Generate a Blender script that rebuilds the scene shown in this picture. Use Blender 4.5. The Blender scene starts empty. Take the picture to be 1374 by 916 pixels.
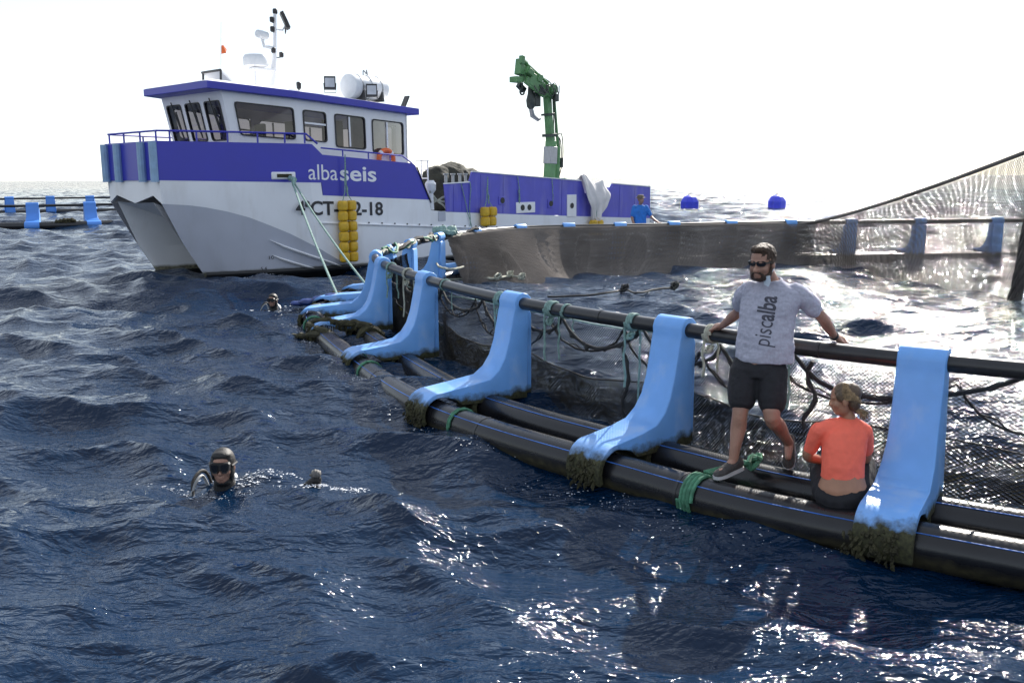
import bpy, bmesh, math, random
import numpy as np
from mathutils import Vector, Matrix
from mathutils.bvhtree import BVHTree

sc = bpy.context.scene
col = sc.collection
rnd = random.Random(7)
rad = math.radians

# ---------------------------------------------------------------- camera
CAM_H, FPX = 2.5, 1250.0                  # lens height over the sea, focal length in 1374-px units
PITCH = math.atan((458 - 239.1) / FPX)
ROLL = math.atan(0.0062)
_f = Vector((0, math.cos(PITCH), -math.sin(PITCH)))
_r0 = Vector((1, 0, 0)); _u0 = _r0.cross(_f)
_r = _r0 * math.cos(ROLL) - _u0 * math.sin(ROLL)
_u = _u0 * math.cos(ROLL) + _r0 * math.sin(ROLL)
cam_data = bpy.data.cameras.new('camera')
cam_data.sensor_width = 36.0
cam_data.lens = 36.0 * FPX / 1374.0
cam_data.clip_start = 0.05
cam_data.clip_end = 40000
cam = bpy.data.objects.new('camera', cam_data)
col.objects.link(cam)
M3 = Matrix((_r, _u, -_f)).transposed()
cam.matrix_world = Matrix.Translation((0, 0, CAM_H)) @ M3.to_4x4()
sc.camera = cam

def J(x, y, Y):
    """point of the survey sheet (x, y) at distance Y along the view axis of the place"""
    d = _f + _r * ((x - 687) / FPX) + _u * ((458 - y) / FPX)
    return Vector((0, 0, CAM_H)) + d * (Y / d.y)
def JZ(x, y, z):
    d = _f + _r * ((x - 687) / FPX) + _u * ((458 - y) / FPX)
    return Vector((0, 0, CAM_H)) + d * ((z - CAM_H) / d.z)

# ---------------------------------------------------------------- sky, sun, exposure
SUN_AZ, SUN_EL = rad(25.0), rad(31.0)       # azimuth right of +Y
world = bpy.data.worlds.new('World'); sc.world = world
world.use_nodes = True
wn = world.node_tree.nodes; wl = world.node_tree.links
wn.clear()
wout = wn.new('ShaderNodeOutputWorld'); wbg = wn.new('ShaderNodeBackground')
sky = wn.new('ShaderNodeTexSky'); sky.sky_type = 'NISHITA'; sky.sun_disc = False
sky.sun_elevation = SUN_EL; sky.sun_rotation = SUN_AZ
sky.altitude = 0; sky.air_density = 1.0; sky.dust_density = 0.1; sky.ozone_density = 1.0
wbg.inputs['Strength'].default_value = 0.102
whs = wn.new('ShaderNodeHueSaturation'); whs.inputs['Saturation'].default_value = 0.65   # thin even haze over the whole sky
wmx = wn.new('ShaderNodeMix'); wmx.data_type = 'RGBA'; wmx.inputs[0].default_value = 0.55; wmx.inputs[7].default_value = (3.75, 4.05, 4.55, 1)   # even veil of high haze
wl.new(sky.outputs[0], whs.inputs['Color']); wl.new(whs.outputs[0], wmx.inputs[6]); wl.new(wmx.outputs[2], wbg.inputs['Color']); wl.new(wbg.outputs[0], wout.inputs['Surface'])
sun_data = bpy.data.lights.new('sun', 'SUN')
sun_data.energy = 4.3; sun_data.angle = rad(0.5); sun_data.color = (1.0, 0.94, 0.86)
sun = bpy.data.objects.new('sun', sun_data); col.objects.link(sun)
sdir = Vector((math.sin(SUN_AZ) * math.cos(SUN_EL), math.cos(SUN_AZ) * math.cos(SUN_EL), math.sin(SUN_EL)))
sun.rotation_euler = sdir.to_track_quat('Z', 'Y').to_euler()
sun.location = sdir * 60
sc.view_settings.view_transform = 'Standard'
sc.view_settings.look = 'None'
sc.view_settings.gamma = 1.0
sc.view_settings.use_curve_mapping = False
sc.view_settings.exposure = 1.15
sc.render.engine = 'CYCLES'
sc.cycles.use_denoising = True
sc.cycles.max_bounces = 8
sc.cycles.transparent_max_bounces = 12
sc.cycles.caustics_reflective = False
sc.cycles.caustics_refractive = False

# ---------------------------------------------------------------- materials
MATS = {}
def srgb(r, g, b):
    f = lambda c: (c / 255 / 12.92) if c / 255 <= 0.04045 else ((c / 255 + 0.055) / 1.055) ** 2.4
    return (f(r), f(g), f(b), 1)
def mat(name, color, rough=0.5, metal=0.0, var=0.12, scale=6.0, bump=0.0, bscale=40.0, spec=0.5, dirt=None, coord='Object', streak=None, **kw):
    """principled surface with a little noise in colour and roughness, optional fine relief and optional growth / dirt low down"""
    if name in MATS: return MATS[name]
    m = bpy.data.materials.new(name); m.use_nodes = True
    nt = m.node_tree; N = nt.nodes; L = nt.links
    p = N['Principled BSDF']
    tc = N.new('ShaderNodeTexCoord')
    nz = N.new('ShaderNodeTexNoise'); nz.inputs['Scale'].default_value = scale; nz.inputs['Detail'].default_value = 5
    L.new(tc.outputs[coord], nz.inputs['Vector'])
    cr = N.new('ShaderNodeValToRGB')
    c = Vector(color[:3])
    cr.color_ramp.elements[0].position = 0.3; cr.color_ramp.elements[1].position = 0.7
    cr.color_ramp.elements[0].color = (*(c * (1 - var)), 1); cr.color_ramp.elements[1].color = (*(c * (1 + var)), 1)
    L.new(nz.outputs['Fac'], cr.inputs['Fac'])
    out = cr.outputs['Color']
    rv = N.new('ShaderNodeMapRange'); rv.inputs[3].default_value = max(0.02, rough - 0.08); rv.inputs[4].default_value = min(1, rough + 0.08)
    L.new(nz.outputs['Fac'], rv.inputs[0]); rout = rv.outputs[0]
    if streak:
        # streak = (colour, amount, low, high, scale vector): runs, scuffs and stains
        mp = N.new('ShaderNodeMapping'); mp.inputs['Scale'].default_value = streak[4]; L.new(tc.outputs['Object'], mp.inputs['Vector'])
        ns = N.new('ShaderNodeTexNoise'); ns.inputs['Scale'].default_value = 1.0; ns.inputs['Detail'].default_value = 7; ns.inputs['Roughness'].default_value = 0.6; L.new(mp.outputs[0], ns.inputs['Vector'])
        ms = N.new('ShaderNodeMapRange'); ms.inputs[1].default_value = streak[2]; ms.inputs[2].default_value = streak[3]; ms.inputs[4].default_value = streak[1]; L.new(ns.outputs['Fac'], ms.inputs[0])
        xs = N.new('ShaderNodeMix'); xs.data_type = 'RGBA'; L.new(ms.outputs[0], xs.inputs[0]); L.new(out, xs.inputs[6]); xs.inputs[7].default_value = (*streak[0], 1)
        out = xs.outputs[2]
    if dirt:
        # dirt = (colour, z0, z1, noise amount, noise scale): full below z0, none above z1
        dc, z0, z1, amt, ds = dirt
        sx = N.new('ShaderNodeSeparateXYZ'); L.new(tc.outputs['Object'], sx.inputs[0])
        n2 = N.new('ShaderNodeTexNoise'); n2.inputs['Scale'].default_value = ds; n2.inputs['Detail'].default_value = 8; n2.inputs['Roughness'].default_value = 0.65
        L.new(tc.outputs['Object'], n2.inputs['Vector'])
        mr = N.new('ShaderNodeMapRange'); mr.inputs[1].default_value = z0; mr.inputs[2].default_value = z1
        mr.inputs[3].default_value = 1; mr.inputs[4].default_value = 0
        L.new(sx.outputs['Z'], mr.inputs[0])
        s1 = N.new('ShaderNodeMath'); s1.operation = 'SUBTRACT'; s1.inputs[1].default_value = 0.5; L.new(n2.outputs['Fac'], s1.inputs[0])
        s2 = N.new('ShaderNodeMath'); s2.operation = 'MULTIPLY_ADD'; s2.inputs[1].default_value = amt
        L.new(s1.outputs[0], s2.inputs[0]); L.new(mr.outputs[0], s2.inputs[2])
        mr2 = N.new('ShaderNodeMapRange'); mr2.inputs[1].default_value = 0.35; mr2.inputs[2].default_value = 0.65; L.new(s2.outputs[0], mr2.inputs[0])
        n3 = N.new('ShaderNodeTexNoise'); n3.inputs['Scale'].default_value = ds * 5; n3.inputs['Detail'].default_value = 6
        L.new(tc.outputs['Object'], n3.inputs['Vector'])
        c3 = N.new('ShaderNodeValToRGB'); dcv = Vector(dc[:3])
        c3.color_ramp.elements[0].position = 0.35; c3.color_ramp.elements[1].position = 0.7
        c3.color_ramp.elements[0].color = (*(dcv * 0.45), 1); c3.color_ramp.elements[1].color = (*(dcv * 1.5), 1)
        L.new(n3.outputs['Fac'], c3.inputs['Fac'])
        mx = N.new('ShaderNodeMix'); mx.data_type = 'RGBA'
        L.new(mr2.outputs[0], mx.inputs[0]); L.new(out, mx.inputs[6]); L.new(c3.outputs['Color'], mx.inputs[7])
        out = mx.outputs[2]
        mxr = N.new('ShaderNodeMix'); L.new(mr2.outputs[0], mxr.inputs[0]); L.new(rout, mxr.inputs[2]); mxr.inputs[3].default_value = 0.8
        rout = mxr.outputs[0]
    L.new(out, p.inputs['Base Color']); L.new(rout, p.inputs['Roughness'])
    p.inputs['Metallic'].default_value = metal
    p.inputs['Specular IOR Level'].default_value = spec
    if bump:
        nb = N.new('ShaderNodeTexNoise'); nb.inputs['Scale'].default_value = bscale; nb.inputs['Detail'].default_value = 6
        L.new(tc.outputs[coord], nb.inputs['Vector'])
        b = N.new('ShaderNodeBump'); b.inputs['Strength'].default_value = bump; b.inputs['Distance'].default_value = 0.02
        L.new(nb.outputs['Fac'], b.inputs['Height']); L.new(b.outputs['Normal'], p.inputs['Normal'])
    for k, v in kw.items():
        p.inputs[k].default_value = v
    MATS[name] = m
    return m

ALGAE = (0.045, 0.045, 0.018)
mat('pipe_black', (0.010, 0.010, 0.012), 0.27, var=0.3, scale=4, bump=0.05, bscale=30, dirt=((0.04, 0.034, 0.014), -0.10, 0.10, 0.8, 2.6))
mat('rail_black', (0.020, 0.020, 0.022), 0.34, var=0.3, scale=5, bump=0.06, bscale=25)
mat('stripe_blue', srgb(60, 110, 190), 0.4, var=0.2)
mat('bracket_blue', srgb(114, 170, 236), 0.38, var=0.10, scale=3.0, bump=0.05, bscale=14, streak=((0.42, 0.56, 0.78), 0.55, 0.52, 0.72, (3, 3, 1.6)), dirt=(ALGAE, 0.07, 0.34, 0.9, 7))
mat('bracket_blue_far', srgb(82, 142, 224), 0.45, var=0.1, scale=2)
mat('bolt_dark', (0.02, 0.02, 0.025), 0.5)
mat('net_dark', (0.022, 0.022, 0.024), 0.95, var=0.35, scale=1.5, spec=0.1)
mat('net_heavy', (0.034, 0.030, 0.020), 0.95, var=0.5, scale=3, spec=0.1, streak=((0.13, 0.11, 0.02), 0.8, 0.55, 0.7, (2.5, 2.5, 5)))
mat('net_brown', (0.19, 0.17, 0.155), 0.95, var=0.3, scale=0.8, spec=0.1)
mat('pole_dark', (0.05, 0.045, 0.042), 0.9, var=0.3, scale=6, bump=0.4)
mat('rope_black', (0.022, 0.022, 0.024), 0.8, var=0.4, scale=20, bump=0.5, bscale=90)
mat('rope_teal', (0.21, 0.33, 0.30), 0.75, var=0.35, scale=25, bump=0.5, bscale=110)
mat('rope_green', (0.07, 0.22, 0.13), 0.75, var=0.4, scale=20, bump=0.5, bscale=110)
mat('rope_pale', (0.42, 0.42, 0.34), 0.8, var=0.3, scale=20, bump=0.5, bscale=110)
mat('weed', (0.040, 0.037, 0.016), 0.85, var=0.7, scale=14, bump=1.0, bscale=60)
mat('boat_white', (0.82, 0.83, 0.86), 0.32, var=0.035, scale=1.2, streak=((0.42, 0.38, 0.33), 0.35, 0.54, 0.80, (1.6, 1.6, 0.35)), dirt=((0.20, 0.19, 0.13), 0.0, 0.26, 0.5, 2.5))
mat('boat_grey', (0.44, 0.46, 0.53), 0.38, var=0.05, scale=1.0, streak=((0.30, 0.30, 0.30), 0.4, 0.54, 0.8, (1.6, 1.6, 0.35)), dirt=((0.16, 0.16, 0.11), 0.0, 0.26, 0.5, 2.5))
mat('boat_blue', srgb(58, 60, 174), 0.34, var=0.06, scale=1.0)
mat('boat_blue_faded', srgb(88, 88, 192), 0.42, var=0.10, scale=1.6, streak=((0.34, 0.32, 0.55), 0.6, 0.5, 0.75, (2.2, 2.2, 0.3)))
mat('antifoul', (0.015, 0.016, 0.018), 0.6)
mat('house_white', (0.84, 0.84, 0.86), 0.35, var=0.03, scale=1.5, streak=((0.5, 0.46, 0.4), 0.25, 0.55, 0.8, (2.5, 2.5, 0.5)))
mat('gasket', (0.02, 0.02, 0.022), 0.5)
mat('fender_blue', srgb(140, 170, 200), 0.5, var=0.12, scale=6)
mat('metal_grey', (0.35, 0.36, 0.37), 0.4, metal=0.6)
mat('dark_metal', (0.03, 0.03, 0.033), 0.45)
mat('lamp_glass', (0.5, 0.52, 0.55), 0.15)
mat('interior', (0.10, 0.09, 0.10), 0.7, var=0.3, scale=2)
mat('interior_pale', (0.5, 0.48, 0.45), 0.6, var=0.1)
mat('interior_brown', (0.16, 0.06, 0.03), 0.5, var=0.3)
mat('crane_green', (0.095, 0.235, 0.09), 0.45, var=0.22, scale=3, bump=0.1)
mat('crane_dark', (0.035, 0.045, 0.04), 0.5, var=0.4)
mat('yellow_float', (0.62, 0.38, 0.02), 0.45, var=0.18, scale=8, bump=0.2, bscale=20)
mat('sack_white', (0.68, 0.65, 0.64), 0.75, var=0.08, scale=4, bump=0.15, bscale=20)
mat('sack_red', (0.50, 0.20, 0.22), 0.75)
mat('net_pile', (0.028, 0.029, 0.020), 0.9, var=0.5, scale=3, bump=0.8, bscale=22)
mat('orange', (0.80, 0.16, 0.04), 0.45)
mat('raft_white', (0.72, 0.74, 0.76), 0.3, var=0.05)
mat('buoy_blue', srgb(48, 62, 205), 0.45, var=0.1, scale=3)
mat('letter_white', (0.82, 0.82, 0.86), 0.4, var=0.02)
mat('letter_black', (0.02, 0.02, 0.025), 0.5, var=0.1)
mat('skin', (0.34, 0.185, 0.13), 0.5, var=0.14, scale=9, bump=0.12, bscale=120)
mat('skin_tan', (0.38, 0.19, 0.115), 0.48, var=0.10, scale=9, bump=0.1, bscale=120)
mat('hair_brown', (0.065, 0.038, 0.022), 0.6, var=0.5, scale=60, bump=0.9, bscale=160)
mat('beard', (0.060, 0.036, 0.026), 0.75, var=0.5, scale=70, bump=0.7, bscale=170)
mat('hair_blonde', (0.30, 0.20, 0.105), 0.5, var=0.5, scale=40, bump=0.8, bscale=130)
mat('hair_dark', (0.10, 0.062, 0.035), 0.45, var=0.35, scale=30, bump=0.25, bscale=130)
mat('shirt_grey', (0.40, 0.40, 0.48), 0.9, var=0.10, scale=60, bump=0.7, bscale=9, streak=((0.30, 0.30, 0.36), 0.5, 0.5, 0.75, (40, 40, 12)))
mat('shirt_print', (0.07, 0.07, 0.09), 0.9, var=0.3, scale=60)
mat('shorts_black', (0.014, 0.014, 0.018), 0.85, var=0.3, scale=20, bump=0.4, bscale=14)
mat('coral', (0.96, 0.165, 0.10), 0.7, var=0.05, scale=20, bump=0.25, bscale=22)
mat('shoe_grey', (0.055, 0.050, 0.048), 0.9, var=0.35, scale=60, bump=0.4, bscale=120)
mat('sole', (0.50, 0.50, 0.50), 0.7, var=0.15)
mat('black_gloss', (0.012, 0.012, 0.014), 0.12)
mat('mask_cloth', (0.62, 0.70, 0.78), 0.8, var=0.05)
mat('neoprene', (0.013, 0.0125, 0.0125), 0.6, var=0.3, scale=30, bump=0.25, bscale=90)
mat('hose_pale', (0.35, 0.36, 0.36), 0.45, var=0.3)
mat('glove_grey', (0.11, 0.105, 0.10), 0.7, var=0.4, scale=40, bump=0.3)
mat('blue_shirt', srgb(46, 112, 190), 0.85, var=0.12, scale=10, bump=0.3, bscale=14)
mat('trousers', (0.03, 0.032, 0.05), 0.85, var=0.2)
mat('hat_khaki', (0.16, 0.13, 0.10), 0.85, var=0.2)
mat('tarp_blue', (0.012, 0.035, 0.16), 0.4, var=0.3, bump=0.3)
mat('foam', (0.6, 0.63, 0.68), 0.3, var=0.05)

def glass(name, tint, mixf, rough=0.03):
    m = bpy.data.materials.new(name); m.use_nodes = True
    nt = m.node_tree; N = nt.nodes; L = nt.links
    N.remove(N['Principled BSDF'])
    o = N['Material Output']
    t = N.new('ShaderNodeBsdfTransparent'); t.inputs[0].default_value = (*tint, 1)
    g = N.new('ShaderNodeBsdfGlossy'); g.inputs['Roughness'].default_value = rough
    fr = N.new('ShaderNodeFresnel'); fr.inputs['IOR'].default_value = 1.5
    nz = N.new('ShaderNodeTexNoise'); nz.inputs['Scale'].default_value = 2.0
    ad = N.new('ShaderNodeMath'); ad.operation = 'MULTIPLY_ADD'; ad.inputs[1].default_value = mixf; L.new(nz.outputs['Fac'], ad.inputs[0]); L.new(fr.outputs[0], ad.inputs[2])
    mx = N.new('ShaderNodeMixShader'); L.new(ad.outputs[0], mx.inputs[0]); L.new(t.outputs[0], mx.inputs[1]); L.new(g.outputs[0], mx.inputs[2])
    L.new(mx.outputs[0], o.inputs['Surface'])
    MATS[name] = m
glass('window_glass', (0.42, 0.40, 0.42), 0.06)
glass('mask_glass', (0.10, 0.10, 0.10), 0.10)

def water_material():
    m = bpy.data.materials.new('sea_water'); m.use_nodes = True
    nt = m.node_tree; N = nt.nodes; L = nt.links
    p = N['Principled BSDF']
    p.inputs['Base Color'].default_value = (0.0015, 0.0145, 0.042, 1)
    p.inputs['Roughness'].default_value = 0.055
    p.inputs['IOR'].default_value = 1.333
    geo = N.new('ShaderNodeNewGeometry')
    def noise(scale, detail, dist=0.0, stretch=(1, 1, 1), rot=0.0):
        mp = N.new('ShaderNodeMapping'); mp.inputs['Scale'].default_value = stretch; mp.inputs['Rotation'].default_value = (0, 0, rot)
        n = N.new('ShaderNodeTexNoise'); n.inputs['Scale'].default_value = scale; n.inputs['Detail'].default_value = detail
        n.inputs['Roughness'].default_value = 0.55; n.inputs['Distortion'].default_value = dist
        L.new(geo.outputs['Position'], mp.inputs['Vector']); L.new(mp.outputs[0], n.inputs['Vector'])
        return n
    # ripples: the surface normal is tilted by two free slope components, so far water keeps its slopes too
    acc = None
    for sc_, det, amp, st, ro in ((3.0, 3, 0.18, (1, 1.7, 1), -0.25), (13.0, 3, 0.30, (1, 1.5, 1), 0.2)):
        n = noise(sc_, det, 0.3, st, ro)
        sub = N.new('ShaderNodeVectorMath'); sub.operation = 'SUBTRACT'; sub.inputs[1].default_value = (0.5, 0.5, 0.5); L.new(n.outputs['Color'], sub.inputs[0])
        mul = N.new('ShaderNodeVectorMath'); mul.operation = 'MULTIPLY'; mul.inputs[1].default_value = (amp, amp, 0); L.new(sub.outputs[0], mul.inputs[0])
        ad = N.new('ShaderNodeVectorMath'); ad.operation = 'ADD'; L.new(mul.outputs[0], ad.inputs[0])
        L.new((acc or geo).outputs['Normal' if acc is None else 0], ad.inputs[1]); acc = ad
    # out at sea, where the sheet carries no small waves, the slopes stand in for them
    ln = N.new('ShaderNodeVectorMath'); ln.operation = 'LENGTH'; L.new(geo.outputs['Position'], ln.inputs[0])
    far = N.new('ShaderNodeMapRange'); far.inputs[1].default_value = 15; far.inputs[2].default_value = 120; far.inputs[3].default_value = 0.0; far.inputs[4].default_value = 3.2; L.new(ln.outputs['Value'], far.inputs[0])
    n = noise(0.8, 5, 0.2, (1, 1.5, 1), 0.1)
    sub = N.new('ShaderNodeVectorMath'); sub.operation = 'SUBTRACT'; sub.inputs[1].default_value = (0.5, 0.5, 0.5); L.new(n.outputs['Color'], sub.inputs[0])
    mul = N.new('ShaderNodeVectorMath'); mul.operation = 'MULTIPLY'; mul.inputs[1].default_value = (1, 1, 0); L.new(sub.outputs[0], mul.inputs[0])
    scl = N.new('ShaderNodeVectorMath'); scl.operation = 'SCALE'; L.new(mul.outputs[0], scl.inputs[0]); L.new(far.outputs[0], scl.inputs['Scale'])
    ad = N.new('ShaderNodeVectorMath'); ad.operation = 'ADD'; L.new(scl.outputs[0], ad.inputs[0]); L.new(acc.outputs[0], ad.inputs[1]); acc = ad
    nrm = N.new('ShaderNodeVectorMath'); nrm.operation = 'NORMALIZE'; L.new(acc.outputs[0], nrm.inputs[0])
    b = None
    for sc_, det, strg, dist_, st, ro in ((2.6, 3, 0.7, 0.11, (1, 1.8, 1), -0.3), (10.0, 3, 0.7, 0.034, (1, 1.5, 1), 0.5)):
        n = noise(sc_, det, 0.5, st, ro)
        bb = N.new('ShaderNodeBump'); bb.inputs['Strength'].default_value = strg; bb.inputs['Distance'].default_value = dist_
        L.new(n.outputs['Fac'], bb.inputs['Height']); L.new((b or nrm).outputs['Normal' if b else 0], bb.inputs['Normal']); b = bb
    L.new(b.outputs['Normal'], p.inputs['Normal'])
    MATS['sea_water'] = m
water_material()

# ---------------------------------------------------------------- mesh tools
def V(*a): return Vector(a if len(a) > 1 else a[0])
class MB:
    """collects shapes; build() links them as ONE mesh object"""
    def __init__(s): s.v = []; s.f = []; s.m = []; s.mi = 0
    def add(s, verts, faces):
        o = len(s.v); s.v += [tuple(p) for p in verts]
        s.f += [tuple(i + o for i in f) for f in faces]; s.m += [s.mi] * len(faces); return s
    def box(s, c, size, rot=None):
        x, y, z = (k / 2 for k in size)
        vs = [Vector(q) for q in ((-x, -y, -z), (x, -y, -z), (x, y, -z), (-x, y, -z), (-x, -y, z), (x, -y, z), (x, y, z), (-x, y, z))]
        if rot is not None: vs = [rot @ q for q in vs]
        c = Vector(c)
        return s.add([q + c for q in vs], [(0, 3, 2, 1), (4, 5, 6, 7), (0, 1, 5, 4), (1, 2, 6, 5), (2, 3, 7, 6), (3, 0, 4, 7)])
    def beam(s, a, b, w, h, up=(0, 0, 1), w2=None, h2=None):
        a, b = Vector(a), Vector(b); t = (b - a).normalized(); x = t.cross(Vector(up)).normalized(); y = x.cross(t)
        w2 = w if w2 is None else w2; h2 = h if h2 is None else h2
        vs = []
        for p, ww, hh in ((a, w, h), (b, w2, h2)):
            for i, j in ((-1, -1), (1, -1), (1, 1), (-1, 1)): vs.append(p + x * (i * ww / 2) + y * (j * hh / 2))
        return s.add(vs, [(3, 2, 1, 0), (4, 5, 6, 7), (0, 1, 5, 4), (1, 2, 6, 5), (2, 3, 7, 6), (3, 0, 4, 7)])
    def loft(s, rings, caps=True, closed=True):
        n = len(rings[0]); vs = [p for r in rings for p in r]; fs = []
        for i in range(len(rings) - 1):
            for j in range(n if closed else n - 1):
                k = (j + 1) % n
                fs.append((i * n + j, i * n + k, (i + 1) * n + k, (i + 1) * n + j))
        if caps and closed:
            fs.append(tuple(range(n - 1, -1, -1))); fs.append(tuple((len(rings) - 1) * n + j for j in range(n)))
        return s.add(vs, fs)
    def tube(s, pts, r, n=8, caps=True, loop=False, flat=1.0):
        pts = [Vector(p) for p in pts]; m = len(pts)
        rs = r if isinstance(r, (list, tuple)) else [r] * m
        x = None; rings = []
        for i, p in enumerate(pts):
            if loop: t = pts[(i + 1) % m] - pts[i - 1]
            else: t = pts[min(i + 1, m - 1)] - pts[max(i - 1, 0)]
            if t.length < 1e-9: t = Vector((0, 0, 1))
            t.normalize()
            if x is None:
                ref = Vector((0, 0, 1)) if abs(t.z) < 0.9 else Vector((1, 0, 0))
                x = t.cross(ref).normalized()
            else:
                x = (x - t * x.dot(t))
                x = x.normalized() if x.length > 1e-6 else t.orthogonal().normalized()
            y = t.cross(x)
            rings.append([p + x * (math.cos(2 * math.pi * k / n) * rs[i]) + y * (math.sin(2 * math.pi * k / n) * rs[i] * flat) for k in range(n)])
        if loop: rings.append(rings[0])
        return s.loft(rings, caps=caps and not loop)
    def lathe(s, base, axis, prof, n=16):
        """prof: (radius, distance along axis)"""
        base = Vector(base); t = Vector(axis).normalized(); x = t.orthogonal().normalized(); y = t.cross(x)
        rings = [[base + t * h + x * (math.cos(2 * math.pi * k / n) * r) + y * (math.sin(2 * math.pi * k / n) * r) for k in range(n)] for r, h in prof]
        return s.loft(rings)
    def prism(s, poly, ax, ay, az, o=(0, 0, 0), d0=0.0, d1=0.1):
        """2-D polygon (in ax, ay) extruded along az"""
        ax, ay, az, o = Vector(ax), Vector(ay), Vector(az), Vector(o); n = len(poly)
        A = [o + ax * p[0] + ay * p[1] + az * d0 for p in poly]; B = [o + ax * p[0] + ay * p[1] + az * d1 for p in poly]
        return s.add(A + B, [tuple(range(n - 1, -1, -1)), tuple(range(n, 2 * n))] + [(i, (i + 1) % n, n + (i + 1) % n, n + i) for i in range(n)])
    def ball(s, c, r, n=12, m=8, rot=None):
        c = Vector(c); r = (r, r, r) if not isinstance(r, (tuple, list)) else r
        vs = []; fs = []
        for i in range(1, m):
            a = math.pi * i / m
            for j in range(n):
                b = 2 * math.pi * j / n
                q = Vector((r[0] * math.sin(a) * math.cos(b), r[1] * math.sin(a) * math.sin(b), r[2] * math.cos(a)))
                vs.append(c + (rot @ q if rot is not None else q))
        top = Vector((0, 0, r[2])); top = rot @ top if rot is not None else top
        vs.append(c + top); vs.append(c - top)
        T, B = len(vs) - 2, len(vs) - 1
        for i in range(m - 2):
            for j in range(n):
                k = (j + 1) % n; fs.append((i * n + j, (i + 1) * n + j, (i + 1) * n + k, i * n + k))
        for j in range(n):
            k = (j + 1) % n; fs.append((T, j, k)); fs.append((B, (m - 2) * n + k, (m - 2) * n + j))
        return s.add(vs, fs)
    def build(s, name, mats, parent=None, off=None, smooth=True, bevel=0.0, sharp=35, bseg=2):
        me = bpy.data.meshes.new(name)
        o = off if off is not None else Vector((0, 0, 0))
        me.from_pydata([(p[0] - o[0], p[1] - o[1], p[2] - o[2]) for p in s.v], [], s.f)
        ob = bpy.data.objects.new(name, me); col.objects.link(ob)
        for k in (mats if isinstance(mats, (list, tuple)) else [mats]): me.materials.append(MATS[k])
        bm = bmesh.new(); bm.from_mesh(me)
        bmesh.ops.recalc_face_normals(bm, faces=bm.faces)
        bm.to_mesh(me); bm.free()
        if len(set(s.m)) > 1: me.polygons.foreach_set('material_index', s.m)
        if smooth:
            me.shade_smooth()
            me.set_sharp_from_angle(angle=rad(sharp))
        if bevel:
            b = ob.modifiers.new('bevel', 'BEVEL'); b.width = bevel; b.segments = bseg; b.limit_method = 'ANGLE'; b.angle_limit = rad(30)
        if parent is not None: ob.parent = parent
        return ob

def tag(o, label=None, cat=None, group=None, kind=None):
    for k, v in (('label', label), ('category', cat), ('group', group), ('kind', kind)):
        if v: o[k] = v
    return o
def thing(name, label, cat, loc=(0, 0, 0), rz=0.0, group=None):
    e = bpy.data.objects.new(name, None); col.objects.link(e); e.empty_display_size = 0.3
    e.location = loc; e.rotation_euler = (0, 0, rz)
    return tag(e, label, cat, group)
def spline(C, m=8, loop=False):
    C = [Vector(c) for c in C]; n = len(C); out = []
    for i in range(n if loop else n - 1):
        g = (lambda k: C[k % n]) if loop else (lambda k: C[max(0, min(n - 1, k))])
        p0, p1, p2, p3 = g(i - 1), g(i), g(i + 1), g(i + 2)
        for k in range(m):
            t = k / m
            out.append(0.5 * (2 * p1 + (p2 - p0) * t + (2 * p0 - 5 * p1 + 4 * p2 - p3) * t * t + (3 * p1 - p0 - 3 * p2 + p3) * t ** 3))
    if not loop: out.append(C[-1])
    return out
def jitter(pts, a): return [p + Vector((rnd.uniform(-a, a), rnd.uniform(-a, a), rnd.uniform(-a, a))) for p in pts]
# ---------------------------------------------------------------- the sea: one sheet to the horizon, real waves
RING = [(3.05, 6.77), (1.48, 8.36), (0.04, 10.25), (-1.16, 12.63), (-2.08, 15.04), (-2.40, 16.50), (-2.34, 17.9), (-2.12, 19.6),
        (-1.70, 21.9), (-0.93, 24.1), (0.24, 25.6), (1.60, 26.2), (3.06, 26.4), (4.65, 26.85), (6.42, 27.4), (8.28, 27.8), (10.12, 27.95),
        (12.25, 28.1), (14.66, 28.3), (17.5, 28.0), (20.5, 26), (22.5, 21), (22.5, 15), (20, 9), (16, 5.3), (11, 4.2), (7, 4.6)]
def calm(x, y):
    """the cage rides on the swell and its nets still the water: waves are lower inside it and along its pipes"""
    q = np.array(RING); c = q.mean(0); a = np.arctan2(q[:, 1] - c[1], q[:, 0] - c[0]); rr = np.hypot(q[:, 0] - c[0], q[:, 1] - c[1])
    o = np.argsort(a); a = a[o]; rr = rr[o]
    th = np.arctan2(y - c[1], x - c[0]); R0 = np.interp(th, a, rr, period=2 * math.pi)
    d = np.hypot(x - c[0], y - c[1]) - R0 - 1.0
    return np.where(d < 0, 0.5, 0.5 + 0.5 * np.clip(d / 2.5, 0, 1))
wr = np.random.RandomState(11)
WAVES = []
for i in range(110):
    lam = 0.22 * (9.5 / 0.22) ** (i / 109.0) * wr.uniform(0.93, 1.07)
    k = 2 * math.pi / lam
    th = rad(-112) + wr.normal(0, 0.55 if lam < 3 else 0.35)
    steep = 0.047 * (0.75 if lam < 0.5 else (1.25 if lam < 2.0 else (0.75 if lam < 4 else 0.4)))
    WAVES.append((k * math.cos(th), k * math.sin(th), steep / k, wr.uniform(0, 6.283), lam))
def sea_xyz(x, y, cell=None, damp=1.0):
    X = x.copy(); Yy = y.copy(); Z = np.zeros_like(x)
    for kx, ky, A, ph, lam in WAVES:
        k = math.hypot(kx, ky)
        dm = damp if lam > 1.6 else 0.35 * damp + 0.65
        w = dm if cell is None else dm * np.clip(lam / (cell * 2.5) - 1.0, 0, 1)
        a = kx * x + ky * y + ph
        Z += A * w * np.sin(a)
        c = np.cos(a) * A * w * 0.95
        X += c * kx / k; Yy += c * ky / k
    return X, Yy, Z
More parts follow.
